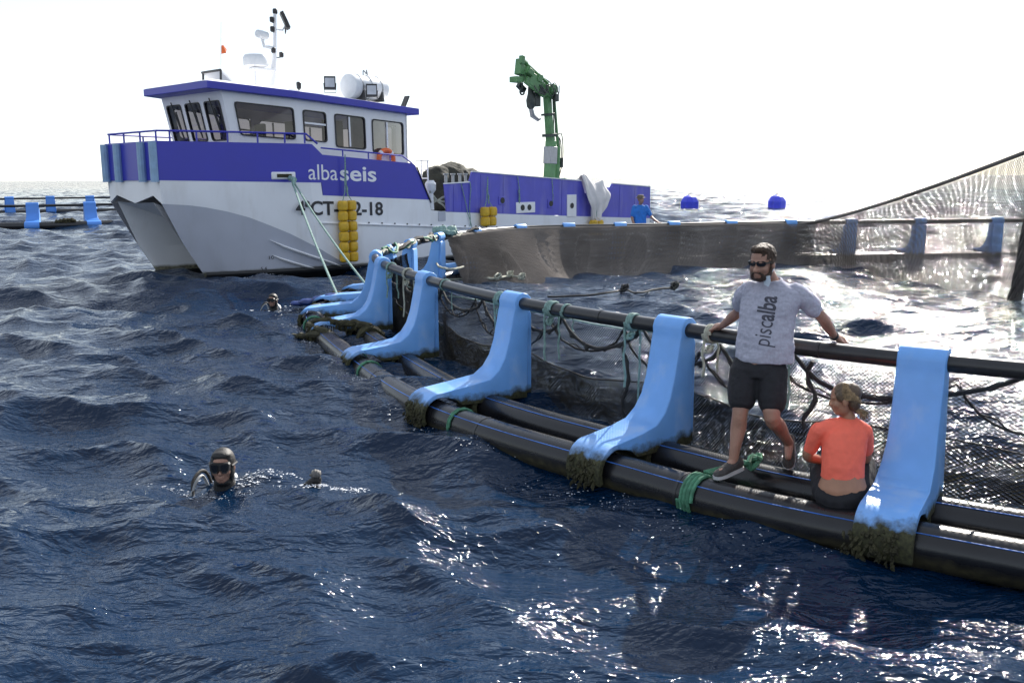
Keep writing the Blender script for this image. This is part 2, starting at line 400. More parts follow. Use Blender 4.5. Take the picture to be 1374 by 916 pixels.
def sea_z(x, y):
    x, y = np.array([x]), np.array([y])
    return float(sea_xyz(x, y, None, calm(x, y))[2][0])
def make_sea():
    nr1, ratio = 900, 1.0050
    r = [1.2]
    for i in range(nr1): r.append(r[-1] * ratio)
    for i in range(300): r.append(r[-1] * 1.0080)
    while r[-1] < 30000: r.append(r[-1] * 1.05)
    r = np.array(r)
    ang = np.concatenate([np.linspace(-50, 50, 760), np.linspace(54, 306, 64)])
    th = np.radians(ang)
    R_, T_ = np.meshgrid(r, th, indexing='ij')
    x = R_ * np.sin(T_); y = R_ * np.cos(T_)
    cell = np.maximum(R_ * 0.005, 0.01)
    cell[R_ > r[nr1]] *= 1.6
    cell[R_ > r[nr1 + 300]] *= 20
    cell[:, 760:] = R_[:, 760:] * 0.07
    X, Yy, Z = sea_xyz(x.ravel(), y.ravel(), cell.ravel(), calm(x.ravel(), y.ravel()))
    nr, nt = R_.shape
    verts = np.column_stack([X, Yy, Z]).astype(np.float32)
    i, j = np.meshgrid(np.arange(nr - 1), np.arange(nt), indexing='ij')
    j2 = (j + 1) % nt
    q = np.stack([i * nt + j, i * nt + j2, (i + 1) * nt + j2, (i + 1) * nt + j], -1).reshape(-1, 4)[:, ::-1]
    me = bpy.data.meshes.new('sea')
    c0 = len(verts); verts = np.vstack([verts, [[0, 0, -0.1]]]).astype(np.float32)
    tri = np.stack([np.full(nt, c0), np.arange(nt), (np.arange(nt) + 1) % nt], -1)[:, ::-1]
    me.vertices.add(len(verts)); me.vertices.foreach_set('co', verts.ravel())
    nl = q.size + tri.size
    me.loops.add(nl); me.loops.foreach_set('vertex_index', np.concatenate([q.ravel(), tri.ravel()]).astype(np.int32))
    me.polygons.add(len(q) + len(tri))
    ls = np.concatenate([np.arange(len(q)) * 4, q.size + np.arange(len(tri)) * 3]).astype(np.int32)
    me.polygons.foreach_set('loop_start', ls)
    me.update(calc_edges=True); me.validate()
    me.shade_smooth()
    me.materials.append(MATS['sea_water'])
    ob = bpy.data.objects.new('sea', me); col.objects.link(ob)
    tag(ob, 'deep blue choppy open sea reaching the horizon', kind='structure')
    if me.polygons[0].normal.z < 0: me.flip_normals()
make_sea()

def on_sea(x, y):
    """where the line of sight through sheet point (x, y) meets the wavy surface"""
    z = 0.0
    for _ in range(12):
        p = JZ(x, y, z); z = 0.5 * z + 0.5 * sea_z(p.x, p.y)
    return Vector((p.x, p.y, sea_z(p.x, p.y)))
# ---------------------------------------------------------------- floating fish cage
ZR = 1.15                                   # height of the handrail axis
OFFS = [.80, .95, 1.05, .97, 1.0, 1.15, 1.3, 1.3, 1.1, 1.0, .95, .9, .85, .85, .85, .85, .85, .85, .85, .85, .85, .85, .85, .85, .8, .8, .8]
class Ring:
    def __init__(s, C, offs):
        P = spline([(x, y, 0) for x, y in C], 40, loop=True)
        s.P = np.array([[p.x, p.y] for p in P])
        t = np.roll(s.P, -1, 0) - np.roll(s.P, 1, 0); t /= np.linalg.norm(t, axis=1)[:, None]
        c = s.P.mean(0)
        n = np.column_stack([t[:, 1], -t[:, 0]])
        if ((s.P - c) * n).sum() < 0: n = -n
        s.n = n; s.t = t
        s.m = 40
        o = np.array([q.x for q in spline([(v, 0, 0) for v in offs], 40, loop=True)])
        s.off = o; s.L = len(s.P)
    def ix(s, u):            # u = bracket index, may be fractional
        k = u * s.m; i0 = np.floor(k).astype(int); f = (k - i0)
        return i0 % s.L, (i0 + 1) % s.L, f
    def pos(s, u, r, z):     # vectorised: outward distance r from the rail line
        u = np.asarray(u, float); i, j, f = s.ix(u); f = f[..., None]
        p = s.P[i] * (1 - f) + s.P[j] * f; n = s.n[i] * (1 - f) + s.n[j] * f
        q = p + n * np.asarray(r, float)[..., None]
        return np.concatenate([q, (np.asarray(z, float) + 0 * u)[..., None]], -1)
    def offset(s, u):
        i, j, f = s.ix(np.asarray(u, float)); return s.off[i] * (1 - f) + s.off[j] * f
    def pt(s, u, r, z): return Vector(s.pos(np.array([u]), np.array([r]), np.array([z]))[0])
    def frame(s, u):
        i, j, f = s.ix(np.array([float(u)])); n = s.n[i][0]; t = s.t[i][0]
        return Vector((n[0], n[1], 0)), Vector((t[0], t[1], 0))
ring = Ring(RING, OFFS)
NB = len(RING)

def bracket_mb(D, I, hw=0.17, wear=0.0):
    """one moulded stanchion in local axes: x outward, y along the rail, z up"""
    out = [(-0.03, 0.10), (-0.03, 1.06)]
    for k in range(9):                                  # cap over the rail
        a = rad(200 - k * 27.5); out.append((0.0 + 0.115 * math.cos(a), ZR + 0.115 * math.sin(a)))
    out[1] = (-0.075, 1.05)
    out += [(0.125, 1.05), (0.155, 0.90), (0.195, 0.72), (0.25, 0.56), (0.33, 0.44), (0.44, 0.355), (max(0.5, D - 0.32), 0.315), (D - 0.14, 0.295)]
    for k in range(9):
        a = rad(95 - k * 15); out.append((D + 0.232 * math.cos(a), 0.05 + 0.232 * math.sin(a)))
    for k in range(9):
        a = rad(-25 + k * 15); out.append((D + 0.185 * math.cos(a), 0.05 + 0.185 * math.sin(a)))
    out += [(D - 0.16, 0.20), (D - 0.25, 0.12)]
    mb = MB()
    # slab sections so that the foot flares: loft of outline at three widths
    def width(z, x): return hw * (1.0 + 0.16 * max(0.0, min(1.0, (0.62 - z) / 0.4)))
    rings = []
    for s_ in (-1, -0.96, 0.96, 1):
        shrink = 0.985 if abs(s_) == 1 else 1.0
        cx, cz = 0.25, 0.5
        ring_ = []
        for (x, z) in out:
            ring_.append(Vector((x if shrink == 1 else x + (0.012 if x < 0.02 else -0.012 if z > 0.33 else 0), s_ * width(z, x), z)))
        rings.append(ring_)
    mb.loft(rings)
    # rear rib, a little narrower than the body
    rear = [(-0.11, 0.10), (-0.11, 1.02), (-0.095, 1.06), (-0.03, 1.07), (-0.03, 0.10)]
    mb.prism(rear, (1, 0, 0), (0, 0, 1), (0, 1, 0), d0=-hw * 0.90, d1=hw * 0.90)
    # saddle over the inner pipe
    arc = [(I + 0.235 * math.cos(rad(a)), 0.05 + 0.235 * math.sin(rad(a))) for a in range(-15, 200, 20)]
    arc2 = [(I + 0.182 * math.cos(rad(a)), 0.05 + 0.182 * math.sin(rad(a))) for a in range(185, -25, -20)]
    mb.prism(arc + arc2, (1, 0, 0), (0, 0, 1), (0, 1, 0), d0=-hw * 1.1, d1=hw * 1.1)
    return mb
def put_bracket(parent, u, rg, blue='bracket_blue', label=None):
    D = float(rg.offset(u)); I = D - 0.62
    n, t = rg.frame(u); p = rg.pt(u, 0, 0)
    ob = bracket_mb(D, I).build('bracket', blue, parent, bevel=0.014, sharp=50)
    ob.location = p - parent.location
    ob.rotation_euler = (0, 0, math.atan2(n.y, n.x))
    for sgn in (-1, 1):
        MB().lathe((-0.05, sgn * 0.158, 0.86), (0, sgn, 0), [(0.016, -0.01), (0.016, 0.012), (0.008, 0.014)], 8).build('bolt', 'bolt_dark', ob)
    if label: ob['label'] = label
    return ob
def ring_tube(name, material, parent, rg, rfun, z, r, n=16, u0=0.0, u1=None, step=0.05, close=True):
    u1 = len(rg.P) / rg.m if u1 is None else u1
    us = np.arange(u0, u1, step)
    pts = rg.pos(us, rfun(us), z + 0 * us)
    mb = MB(); mb.tube([Vector(p) for p in pts], r, n, loop=close)
    return mb.build(name, material, parent, off=parent.location)
cage = thing('fish_cage', 'floating black pipe fish cage with light blue stanchions and handrail in the foreground', 'fish cage', ring.pt(1, 0.4, 0))
PR, PZ = 0.160, 0.030
op = ring_tube('outer_pipe', 'pipe_black', cage, ring, lambda u: ring.offset(u), PZ, PR)
ip = ring_tube('inner_pipe', 'pipe_black', cage, ring, lambda u: ring.offset(u) - 0.62, PZ, PR)
hr = ring_tube('handrail', 'rail_black', cage, ring, lambda u: 0 * u, ZR, 0.066, n=14)
for par, d in ((op, 0.0), (ip, -0.62)):
    for a in ((rad(48),) if d == 0 else (rad(60),)):
        us = np.arange(-0.9, 7, 0.05)
        pts = ring.pos(us, ring.offset(us) + d + math.cos(a) * (PR + 0.0012), PZ + math.sin(a) * (PR + 0.0012) + 0 * us)
        MB().tube([Vector(p) for p in pts], 0.0045, 5).build('stripe', 'stripe_blue', par, off=cage.location)
# welded collars on the pipes and rail
for u, par, d, z, r in ((1.62, op, 0.0, PZ, PR), (0.55, op, 0, PZ, PR), (2.6, op, 0, PZ, PR), (3.4, ip, -0.62, PZ, PR), (0.28, hr, None, ZR, 0.066), (1.4, hr, None, ZR, 0.066), (2.75, hr, None, ZR, 0.066), (3.3, hr, None, ZR, 0.066)):
    us = np.array([u - 0.006, u + 0.006]); rr = 0 * us if d is None else ring.offset(us) + d
    pts = ring.pos(us, rr, z + 0 * us)
    mb = MB(); mb.tube([Vector(p) for p in pts], r * 1.07 if d is None else r * 1.025, 16)
    mb.build('weld_collar', 'rail_black', par, off=cage.location)
for k in range(-1, 20):
    put_bracket(cage, float(k), ring, 'bracket_blue')

# second cage beyond the boat's bow
def ring2():
    c = Vector((-31, 64)); C = []; n = 27
    a0 = math.atan2(-11.7, 4.4)
    for i in range(n):
        a = a0 + 2 * math.pi * i / n; C.append((c.x + 12.5 * math.cos(a), c.y + 12.5 * math.sin(a)))
    return Ring(C, [0.85] * n)
rg2 = ring2()
cage2 = thing('fish_cage', 'distant fish cage of black pipes with small blue stanchions, left of the boat', 'fish cage', (-26.6, 52.3, 0))
o2 = ring_tube('outer_pipe', 'rail_black', cage2, rg2, lambda u: rg2.offset(u), 0.08, 0.20, n=10, step=0.1)
ring_tube('inner_pipe', 'rail_black', cage2, rg2, lambda u: rg2.offset(u) - 0.62, 0.08, 0.20, n=10, step=0.1)
ring_tube('handrail', 'rail_black', cage2, rg2, lambda u: 0 * u, ZR, 0.075, n=8, step=0.1)
for k in list(range(-4, 3)) + list(range(8, 18)):
    b = put_bracket(cage2, float(k), rg2, 'bracket_blue_far'); b.scale = (1.0, 1.9, 1.05)
mb = MB()
for i in range(60):
    u = rnd.gauss(0.55, 0.09); p = rg2.pt(u, 0.85 + rnd.uniform(-.15, .15), 0.22 + rnd.uniform(0, .16)); mb.ball(p, rnd.uniform(.04, .12), 6, 4)
w2 = mb.build('weed_clump', 'weed', o2, off=cage2.location); w2['kind'] = 'stuff'

# ---------------------------------------------------------------- nets: real strands
def strands(surf, s0, s1, ds, shift, m, r, seed=0):
    """two families of diagonal strands over surf(s, t), s in [s0, s1], t in [0, 1]; three-sided cords"""
    V_, F_ = [], []
    t = np.linspace(0, 1, m); base = 0
    for sg in (1, -1):
        s = np.arange(s0 - (shift if sg > 0 else 0), s1 + (shift if sg < 0 else 0), ds)
        S = s[:, None] + sg * shift * t[None, :]; T = np.broadcast_to(t, S.shape)
        ok = (S >= s0) & (S <= s1)
        P = surf(np.clip(S, s0, s1), T)
        d = np.gradient(P, axis=1); d /= np.maximum(np.linalg.norm(d, axis=2), 1e-9)[..., None]
        ref = np.array([0.31, -0.83, 0.46]); x = np.cross(d, ref); x /= np.maximum(np.linalg.norm(x, axis=2), 1e-6)[..., None]; y = np.cross(d, x)
        rings = np.stack([P + r * (x * math.cos(a) + y * math.sin(a)) for a in (0, 2.094, 4.189)], 2)
        n = len(s); idx = (base + np.arange(n * m * 3)).reshape(n, m, 3)
        seg = ok[:, :-1] & ok[:, 1:]
        for k in range(3):
            q = np.stack([idx[:, :-1, k], idx[:, :-1, (k + 1) % 3], idx[:, 1:, (k + 1) % 3], idx[:, 1:, k]], -1)[seg]
            F_.append(q)
        V_.append(rings.reshape(-1, 3)); base += n * m * 3
    return np.vstack(V_), np.vstack(F_)
def net_object(name, parts, material, parent=None, off=(0, 0, 0)):
    V_, F_, b = [], [], 0
    for v, f in parts: V_.append(v); F_.append(f + b); b += len(v)
    v = np.vstack(V_) - np.array(off); f = np.vstack(F_)
    used = np.unique(f); remap = np.zeros(len(v), int); remap[used] = np.arange(len(used)); v = v[used]; f = remap[f]
    me = bpy.data.meshes.new(name)
    me.vertices.add(len(v)); me.vertices.foreach_set('co', v.astype(np.float32).ravel())
    me.loops.add(f.size); me.loops.foreach_set('vertex_index', f.astype(np.int32).ravel())
    me.polygons.add(len(f)); me.polygons.foreach_set('loop_start', (np.arange(len(f)) * 4).astype(np.int32))
    me.update(calc_edges=True); me.shade_smooth(); me.materials.append(MATS[material])
    ob = bpy.data.objects.new(name, me); col.objects.link(ob)
    if parent is not None: ob.parent = parent
    return ob
def wob(s, t, a): return a * (np.sin(s * 9.1 + t * 3) * np.sin(t * 3.14) + 0.5 * np.sin(s * 21.3 - t * 5))
U0, U1 = -0.75, 6.6
near_net = thing('cage_net', 'fine black net hanging inside the near handrail down to the water', 'net', ring.pt(1, -0.15, 0))
def surf_near(S, T): return ring.pos(S, -0.14 - 0.10 * T + wob(S, T, 0.03), 1.02 - 1.12 * T)
pl = strands(surf_near, U0, U1, 0.0125, 0.46, 16, 0.0026)
o = net_object('netting', [pl], 'net_dark', near_net, near_net.location); o['kind'] = 'stuff'
def surf_low(S, T): return ring.pos(S, -0.20 - 0.12 * T + wob(S, T, 0.035), (0.50 + 0.05 * np.sin(S * 6.28 + 1.0)) - 0.62 * T)
def surf_low2(S, T): return ring.pos(S, -0.30 - 0.05 * T + wob(S + .3, T, 0.04), (0.40 + 0.05 * np.sin(S * 6.28 + 1.4)) - 0.52 * T)
o = net_object('heavy_netting', [strands(surf_low, U0, U1, 0.0150, 0.26, 9, 0.0032), strands(surf_low2, U0, U1, 0.0165, 0.24, 8, 0.0026)], 'net_heavy', near_net, near_net.location)
o['kind'] = 'stuff'
us = np.arange(U0, U1, 0.04)
MB().tube([Vector(p) for p in ring.pos(us, -0.20 + wob(us, us * 0, .035), 0.50 + 0.05 * np.sin(us * 6.28 + 1.0))], 0.008, 5).build('edge_cord', 'rope_black', near_net, off=near_net.location)
# black head rope: hangs in garlands from lashing to lashing just inside the rail
LASH = [-0.42, 0.10 - 0.28, 0.42, 0.80, 1.22, 1.72, 2.06, 2.40, 2.90, 3.30, 3.62, 4.3, 5.0]
gp = []
for a, b in zip(LASH[:-1], LASH[1:]):
    for k in range(10):
        f = k / 10; u = a + (b - a) * f
        gp.append(ring.pt(u, -0.13, 1.06 - 0.24 * (4 * f * (1 - f)) ** 0.7 - 0.03 * math.sin(u * 9)))
hrp = MB(); hrp.tube(jitter(gp, 0.008), 0.019, 7)
for i in range(len(gp) - 1):                                  # bunched net edge along the rope
    if i % 2 == 0: hrp.tube(jitter([gp[i], (gp[i] + gp[i + 1]) / 2 - Vector((0, 0, .02)), gp[i + 1]], 0.018), [0.010, 0.02, 0.010], 5)
hr_ob = hrp.build('head_rope', 'rope_black')
tag(hr_ob, 'thick black head rope sagging in garlands below the near handrail', 'rope')

m_ = MB(); gp2 = []
for a, b in zip(LASH[:-1], LASH[1:]):
    a += 0.12; b += 0.12
    for k in range(10):
        f = k / 10; u = a + (b - a) * f
        gp2.append(ring.pt(u, -0.17, 0.98 - 0.30 * (4 * f * (1 - f)) ** 0.8 + 0.05 * math.sin(u * 5)))
m_.tube(jitter(gp2, 0.008), 0.011, 6)
for i in range(0, len(gp2) - 3, 3): m_.tube(jitter([gp2[i], gp2[i + 1] + Vector((0, 0, .05)), gp2[i + 2]], .02), .008, 5)
tag(m_.build('net_rope', 'rope_black'), 'thinner black rope looping through the bunched net below the near handrail', 'rope')
for u, z1, lab in ((1.30, 0.16, 'knotted black rope hanging down to the inner pipe left of the second stanchion'), (2.16, 0.12, 'dark rope tail hanging beside the third stanchion'), (0.33, 0.45, 'black rope bunched below the lashing near the seated woman'), (3.28, 0.2, 'dark wet rope hanging behind the fourth stanchion')):
    m_ = MB(); pts = jitter([ring.pt(u + .02 * math.sin(k), -0.12, 1.02 + (z1 - 1.02) * k / 9) for k in range(10)], .014); m_.tube(pts, [.016 + .006 * (k % 2) for k in range(10)], 6)
    tag(m_.build('hanging_rope', 'rope_black'), lab, 'rope')
# net over the far side, hoisted to a pole on the right
PTOP, PBOT = Vector((10.46, 18.8, 3.05)), Vector((10.20, 18.84, -0.8))
far_net = thing('hoisted_net', 'brown grey net hung along the far handrail and hoisted towards the pole on the right', 'net', ring.pt(12, -0.8, 0))
E0 = 8.15; E1 = 15.3
top_c = [ring.pt(u, -0.10, ZR - 0.03) for u in np.arange(E0, E1 + 0.01, 0.35)]
q0 = top_c[-1]
for f in (0.12, 0.25, 0.4, 0.55, 0.7, 0.85, 1.0):
    p = q0.lerp(PTOP, f); p.z = q0.z + (PTOP.z - q0.z) * f ** 1.25 + 0.0; top_c.append(p)
bot_c = []
nrail = len(top_c) - 7
for i, p in enumerate(top_c):
    if i < nrail:
        u = E0 + 0.35 * i; ins = 0.25 + 2.1 * math.sin(min(1, (i + 0.6) / 5.0) * 1.57) * (1 - 0.55 * i / nrail)
        bot_c.append(ring.pt(u, -ins, -0.25))
    else:
        f = (i - nrail + 1) / 7.0; b0 = ring.pt(E1, -1.2, -0.25); b = b0.lerp(PBOT, f); b.z = -0.25; bot_c.append(b)
TC = np.array([list(p) for p in spline(top_c, 12)]); BC = np.array([list(p) for p in spline(bot_c, 12)])
def samp(C, S):
    k = np.clip(S, 0, 1) * (len(C) - 1); i = np.minimum(k.astype(int), len(C) - 2); f = (k - i)[..., None]
    return C[i] * (1 - f) + C[i + 1] * f
def surf_far(dz, dr, ph):
    def fn(S, T):
        a, b = samp(TC, S), samp(BC, S)
        p = a * (1 - T[..., None]) + b * T[..., None]
        p[..., 2] -= 0.10 * np.sin(T * 3.14) + dz
        p[..., 1] += dr + 0.10 * np.sin(S * 60 + ph + T * 4) * np.sin(T * 3.14)
        return p
    return fn
fl = len(TC); fs_ = (nrail * 12) / fl
layers = [strands(surf_far(0.0, 0.0, 0.0), 0, 1, 0.0013, 0.045, 14, 0.0052), strands(surf_far(0.05, -0.15, 2.0), 0, 1, 0.0017, 0.07, 14, 0.0044)]
for i, b in enumerate((0.97,)):
    layers.append(strands(surf_far(0.03 * i, -0.12 * (i + 1), 1.3 * i + 1), 0.0, fs_ * b, 0.0013 + 0.0002 * i, 0.030 + .03 * i, 10, 0.0047))
o = net_object('netting', layers, 'net_brown', far_net, far_net.location); o['kind'] = 'stuff'
MB().tube([Vector(p) for p in TC], 0.045, 7).build('hem', 'net_brown', far_net, off=far_net.location)
pole = thing('net_pole', 'leaning dark pole wrapped in gathered net standing in the water at right edge', 'pole', (PBOT.x, PBOT.y, 0))
MB().tube([PBOT, PBOT.lerp(PTOP, 0.5), PTOP + (PTOP - PBOT) * 0.1], 0.055, 10).build('post', 'pole_dark', pole, off=pole.location)
mb = MB()
for i in range(5):
    a0 = i * 1.3; pts = []
    for k in range(30):
        f = k / 29; c = PBOT.lerp(PTOP, 0.16 + 0.84 * f); rr = (0.10 - 0.05 * min(1, f * 3)) * (1 + .2 * math.sin(i + k))
        pts.append(c + Vector((math.cos(a0 + k * 0.5) * rr, math.sin(a0 + k * 0.5) * rr, 0)))
    mb.tube(pts, [0.06 - 0.02 * min(1, k / 10) for k in range(30)], 6)
mb.build('gathered_net', 'pole_dark', pole, off=pole.location)

# fringe of weed along the waterline of the outer pipe and on the stanchion feet
wf = MB()
for i in range(330):
    k_ = rnd.choice((0, 0, 1, 1, 2, 2, 3, 4, 5)); u_ = k_ + (rnd.uniform(-.03, .07) if k_ == 0 else rnd.uniform(-.07, .07)); atb = True
    a_ = rad(rnd.uniform(-25, 35 if atb else 12)); R0 = (0.234 if atb else PR) * rnd.uniform(0.99, 1.03); D_ = float(ring.offset(u_))
    p_ = ring.pt(u_, D_ + math.cos(a_) * R0, PZ + math.sin(a_) * R0); nn, tt = ring.frame(u_)
    q_ = p_ + nn * rnd.uniform(.004, .03) + tt * rnd.uniform(-.03, .03) - Vector((0, 0, rnd.uniform(.02, .06)))
    r_ = rnd.uniform(.006, .014)
    wf.tube([p_, p_.lerp(q_, .5) + nn * .012, q_], [r_, r_ * 1.2, r_ * .3], 4)
wo = wf.build('weed_fringe', 'weed', op, off=cage.location); wo['kind'] = 'stuff'
# ---------------------------------------------------------------- the catamaran workboat
# boat axes: x = from bow to stern, y = to the far side (near side is negative), z up
TH = rad(47); BOAT = Vector((-9.78, 24.45, 0))
boat = thing('workboat', 'white and purple catamaran workboat with wheelhouse, green crane and lettered side', 'boat', BOAT, TH)
boat.rotation_euler = (0, 0, TH)
def BW(u, w, z):                       # boat point (w towards the camera) in the place's own axes
    return BOAT + Vector((math.cos(TH), math.sin(TH), 0)) * u + Vector((math.sin(TH), -math.cos(TH), 0)) * w + Vector((0, 0, z))
def lerp_tab(tab, u):
    for (a, za), (b, zb) in zip(tab[:-1], tab[1:]):
        if u <= b: return za + (zb - za) * max(0, (u - a)) / max(1e-6, b - a)
    return tab[-1][1]
UK, LB = 3.77, 19.75
def hw(u): return 1.45 + (2.46 - 1.45) * min(1, u / UK)
ZA = [(0, 2.50), (4.10, 2.41), (4.14, 2.07), (8.05, 1.87), (8.10, 1.55), (8.8, 1.48), (12.2, 1.29), (19.77, 0.90)]
def zk(u): return lerp_tab([(0, 1.92), (0.8, 1.86), (1.8, 1.62), (2.9, 1.12), (4.0, 0.52), (5.0, 0.05), (6.5, -0.1), (20, -0.2)], u)
def ustem(z): return 0.10 if z > 2.0 else 0.10 + 1.12 * ((2.0 - max(z, -0.6)) / 2.0) ** 1.15
def hull_ring(u, sgn):
    """section of one side: outer top, knuckle, waterline, keel, inner waterline, tunnel corner"""
    f = min(1.0, u / 5.0); g = math.sin(f * math.pi / 2)
    h = hw(u); za = lerp_tab(ZA, u)
    k = zk(u)
    kw = h - 0.02 if u < 5 else h - 0.02
    ww = 1.35 + (2.38 - 1.35) * g ** 0.9
    wi = 1.32 - (1.32 - 0.75) * g
    tun = 1.95 - 1.05 * min(1, u / 2.4)
    P = [(h, za), (h - 0.004, (za + k) * 0.5 + 0.05), (kw, max(k, 0.02))]
    P += [(kw + (ww - kw) * 0.5 - 0.02 * (1 - f), max(k, 0.02) * 0.5), (ww, 0.0), (1.36, -0.7), (wi, 0.0), (wi - 0.10 * g, 0.7), (max(0.55, 1.0 - 0.5 * g), tun), (0.0, tun - 0.03)]
    out = []
    for (w, z) in P:
        # near the stem the lower points are pulled back along the raked stem
        uu = u + (ustem(z) - ustem(5.0)) * (1 - min(1, u / 5.0)) ** 1.0
        wmid = 1.38
        if u < 1e-6 and z < 1.85: w = wmid - 0.02 if z < 1.6 else wmid
        out.append(Vector((uu, -sgn * w, z)))
    return out
us = [0, 0.12, 0.3, 0.6, 1.0, 1.5, 2.0, 2.5, 3.0, UK, 4.10, 4.14, 4.6, 5.2, 6.2, 7.2, 8.05, 8.10, 8.8, 10.5, 12.2, 14, 16, 18, LB]
for sgn in (1, -1):
    mb = MB(); rings = [hull_ring(u, sgn) for u in us]
    n = len(rings[0]); vs = [p for r in rings for p in r]
    for i in range(len(us) - 1):
        for j in range(n - 1):
            mb.mi = 0 if j < 2 or j >= 6 else (1 if j < 4 else 2)  # grey below the bow knuckle: shade of the down-facing flare painted in
            if us[i] > 5.2 and j in (2, 3): mb.mi = 0
            o_ = len(mb.v); q = [rings[i][j], rings[i][j + 1], rings[i + 1][j + 1], rings[i + 1][j]]
            mb.add(q, [(0, 1, 2, 3)])
    mb.mi = 0; mb.add(rings[-1], [tuple(range(n))])
    ob = mb.build('hull', ['boat_white', 'boat_grey', 'antifoul'], boat, smooth=False)
    bm = bmesh.new(); bm.from_mesh(ob.data); bmesh.ops.remove_doubles(bm, verts=bm.verts, dist=0.0015); bmesh.ops.recalc_face_normals(bm, faces=bm.faces); bm.to_mesh(ob.data); bm.free()
    ob.data.shade_smooth(); ob.data.set_sharp_from_angle(angle=rad(14))
    # black boot line and spray rails
    if sgn == 1:
        hull_near = ob
        m2 = MB(); bt = []
        m2.tube([Vector((u_ + (ustem(0.03) - ustem(5)) * (1 - min(1, u_ / 5.0)), -(1.35 + 1.03 * math.sin(min(1, u_ / 5) * 1.5708) ** 0.9) - 0.012, 0.06)) for u_ in (0.05, 0.4, 0.8, 1.3, 2, 2.6, 3.2, 4, 4.6, 5.2, 7, 10, 14, 19)], 0.075, 6)
        m2.build('boot_line', 'antifoul', ob)
    for (p, q) in (((2.35, 0.92), (4.7, 0.06)), ((2.3, 0.50), (3.75, 0.02))):
        m3 = MB(); pts = []
        for k in range(8):
            f = k / 7; u = p[0] + (q[0] - p[0]) * f; z = p[1] + (q[1] - p[1]) * (f ** 0.8)
            ff = min(1.0, u / 5.0); ww = 1.35 + 1.03 * math.sin(ff * 1.5708) ** 0.9; kz = max(zk(u), 0.02); tt = max(0, min(1, z / kz)) if kz > 0.05 else 0
            w = ww + (hw(u) - ww) * tt + 0.02
            pts.append(Vector((u + (ustem(z) - ustem(5)) * (1 - ff), -sgn * w, z)))
        m3.tube(pts, [0.01, 0.05, 0.06, 0.06, 0.06, 0.06, 0.05, 0.02], 5, flat=0.6); m3.build('spray_rail', 'boat_white', ob)
# bow front plate with the W-shaped lower edge
mb = MB(); mb.prism([(1.45, 3.46), (1.45, 1.92), (1.02, 2.12), (0.0, 1.92), (-1.02, 2.12), (-1.45, 1.92), (-1.45, 3.46)], (0, 1, 0), (0, 0, 1), (1, 0, 0), o=(0.02, 0, 0), d0=0, d1=0.07)
mb.build('bow_plate', 'boat_white', boat, smooth=False)
MB().prism([(1.452, 3.465), (1.452, 2.50), (-1.452, 2.50), (-1.452, 3.465)], (0, 1, 0), (0, 0, 1), (1, 0, 0), o=(0, 0, 0), d0=-0.012, d1=0.02).build('bow_band', 'boat_blue', boat, smooth=False)
for y in (-1.36, -0.72, 0.62, 1.36):
    m = MB(); m.tube([Vector((-0.07, y, 2.46)), Vector((-0.07, y, 3.44))], 0.105, 10)
    m.build('bow_fender', 'fender_blue', boat)
# bulwark plates
ang = math.atan2(2.46 - 1.45, UK)
for sgn in (1, -1):
    ax = Vector((math.cos(ang), -sgn * math.sin(ang), 0)); az = Vector((-math.sin(ang), -sgn * math.cos(ang), 0))
    Lf = UK / math.cos(ang)
    MB().prism([(0.0, 3.46), (Lf * 1.0, 3.44), (Lf, 2.42), (0, 2.50)], ax, (0, 0, 1), az, o=(0, -sgn * 1.45, 0), d0=-0.05, d1=0.006).build('bulwark', 'boat_blue', boat, smooth=False)
    MB().prism([(UK, 3.44), (3.86, 3.43), (4.18, 3.16), (7.42, 2.95), (7.52, 2.88), (8.06, 1.87), (4.15, 2.07), (4.12, 2.41), (UK, 2.42)], (1, 0, 0), (0, 0, 1), (0, -sgn, 0), o=(0, -sgn * 2.46, 0), d0=-0.05, d1=0.006).build('bulwark', 'boat_blue', boat, smooth=False)
    MB().prism([(8.78, 1.485), (8.70, 2.33), (9.76, 2.37), (9.90, 2.70), (15.42, 2.38), (15.62, 1.95), (16.9, 1.88), (17.28, 2.27), (LB, 2.12), (LB, 0.905), (12.2, 1.295)], (1, 0, 0), (0, 0, 1), (0, -sgn, 0), o=(0, -sgn * 2.46, 0), d0=-0.06, d1=0.006).build('bulwark', 'boat_blue_faded', boat, smooth=False)
    # white cap rails
    for A, B in (((9.90, 2.705), (15.42, 2.385)), ((17.28, 2.275), (LB, 2.125)), ((8.70, 2.335), (9.76, 2.375))):
        MB().beam((A[0], -sgn * 2.44, A[1] + 0.012), (B[0], -sgn * 2.44, B[1] + 0.012), 0.10, 0.03).build('cap_rail', 'boat_white', boat, smooth=False)
    # rubbing strake
    m = MB(); m.tube([Vector((u, -sgn * 2.475, 1.33 - 0.0655 * (u - 4))) for u in (4.0, 5.5, 7, 9, 11, 13, 15, 17, 19.6)], 0.032, 6); st = m.build('rubbing_strake', 'boat_white', boat)
    if sgn == 1:
        for u in np.arange(5.2, 11.5, 0.48):
            MB().lathe((u, -2.485, 1.36 - 0.0655 * (u - 4) + 0.02), (0, -1, 0), [(0.022, 0), (0.022, 0.03)], 6).build('bolt', 'bolt_dark', st)
        for u in (9.05, 9.42, 9.72, 10.25, 11.3, 14.3, 17.7, 18.7):       # vertical plate seams
            z1 = lerp_tab([(8.7, 2.33), (9.76, 2.37), (9.9, 2.69), (15.42, 2.37), (17.28, 2.26), (19.8, 2.12)], u); z0 = lerp_tab(ZA, u)
            MB().beam((u, -2.47, z0 + 0.03), (u + 0.03, -2.47, z1 - 0.03), 0.018, 0.02, up=(0, 1, 0)).build('seam', 'boat_blue_faded', boat, smooth=False)
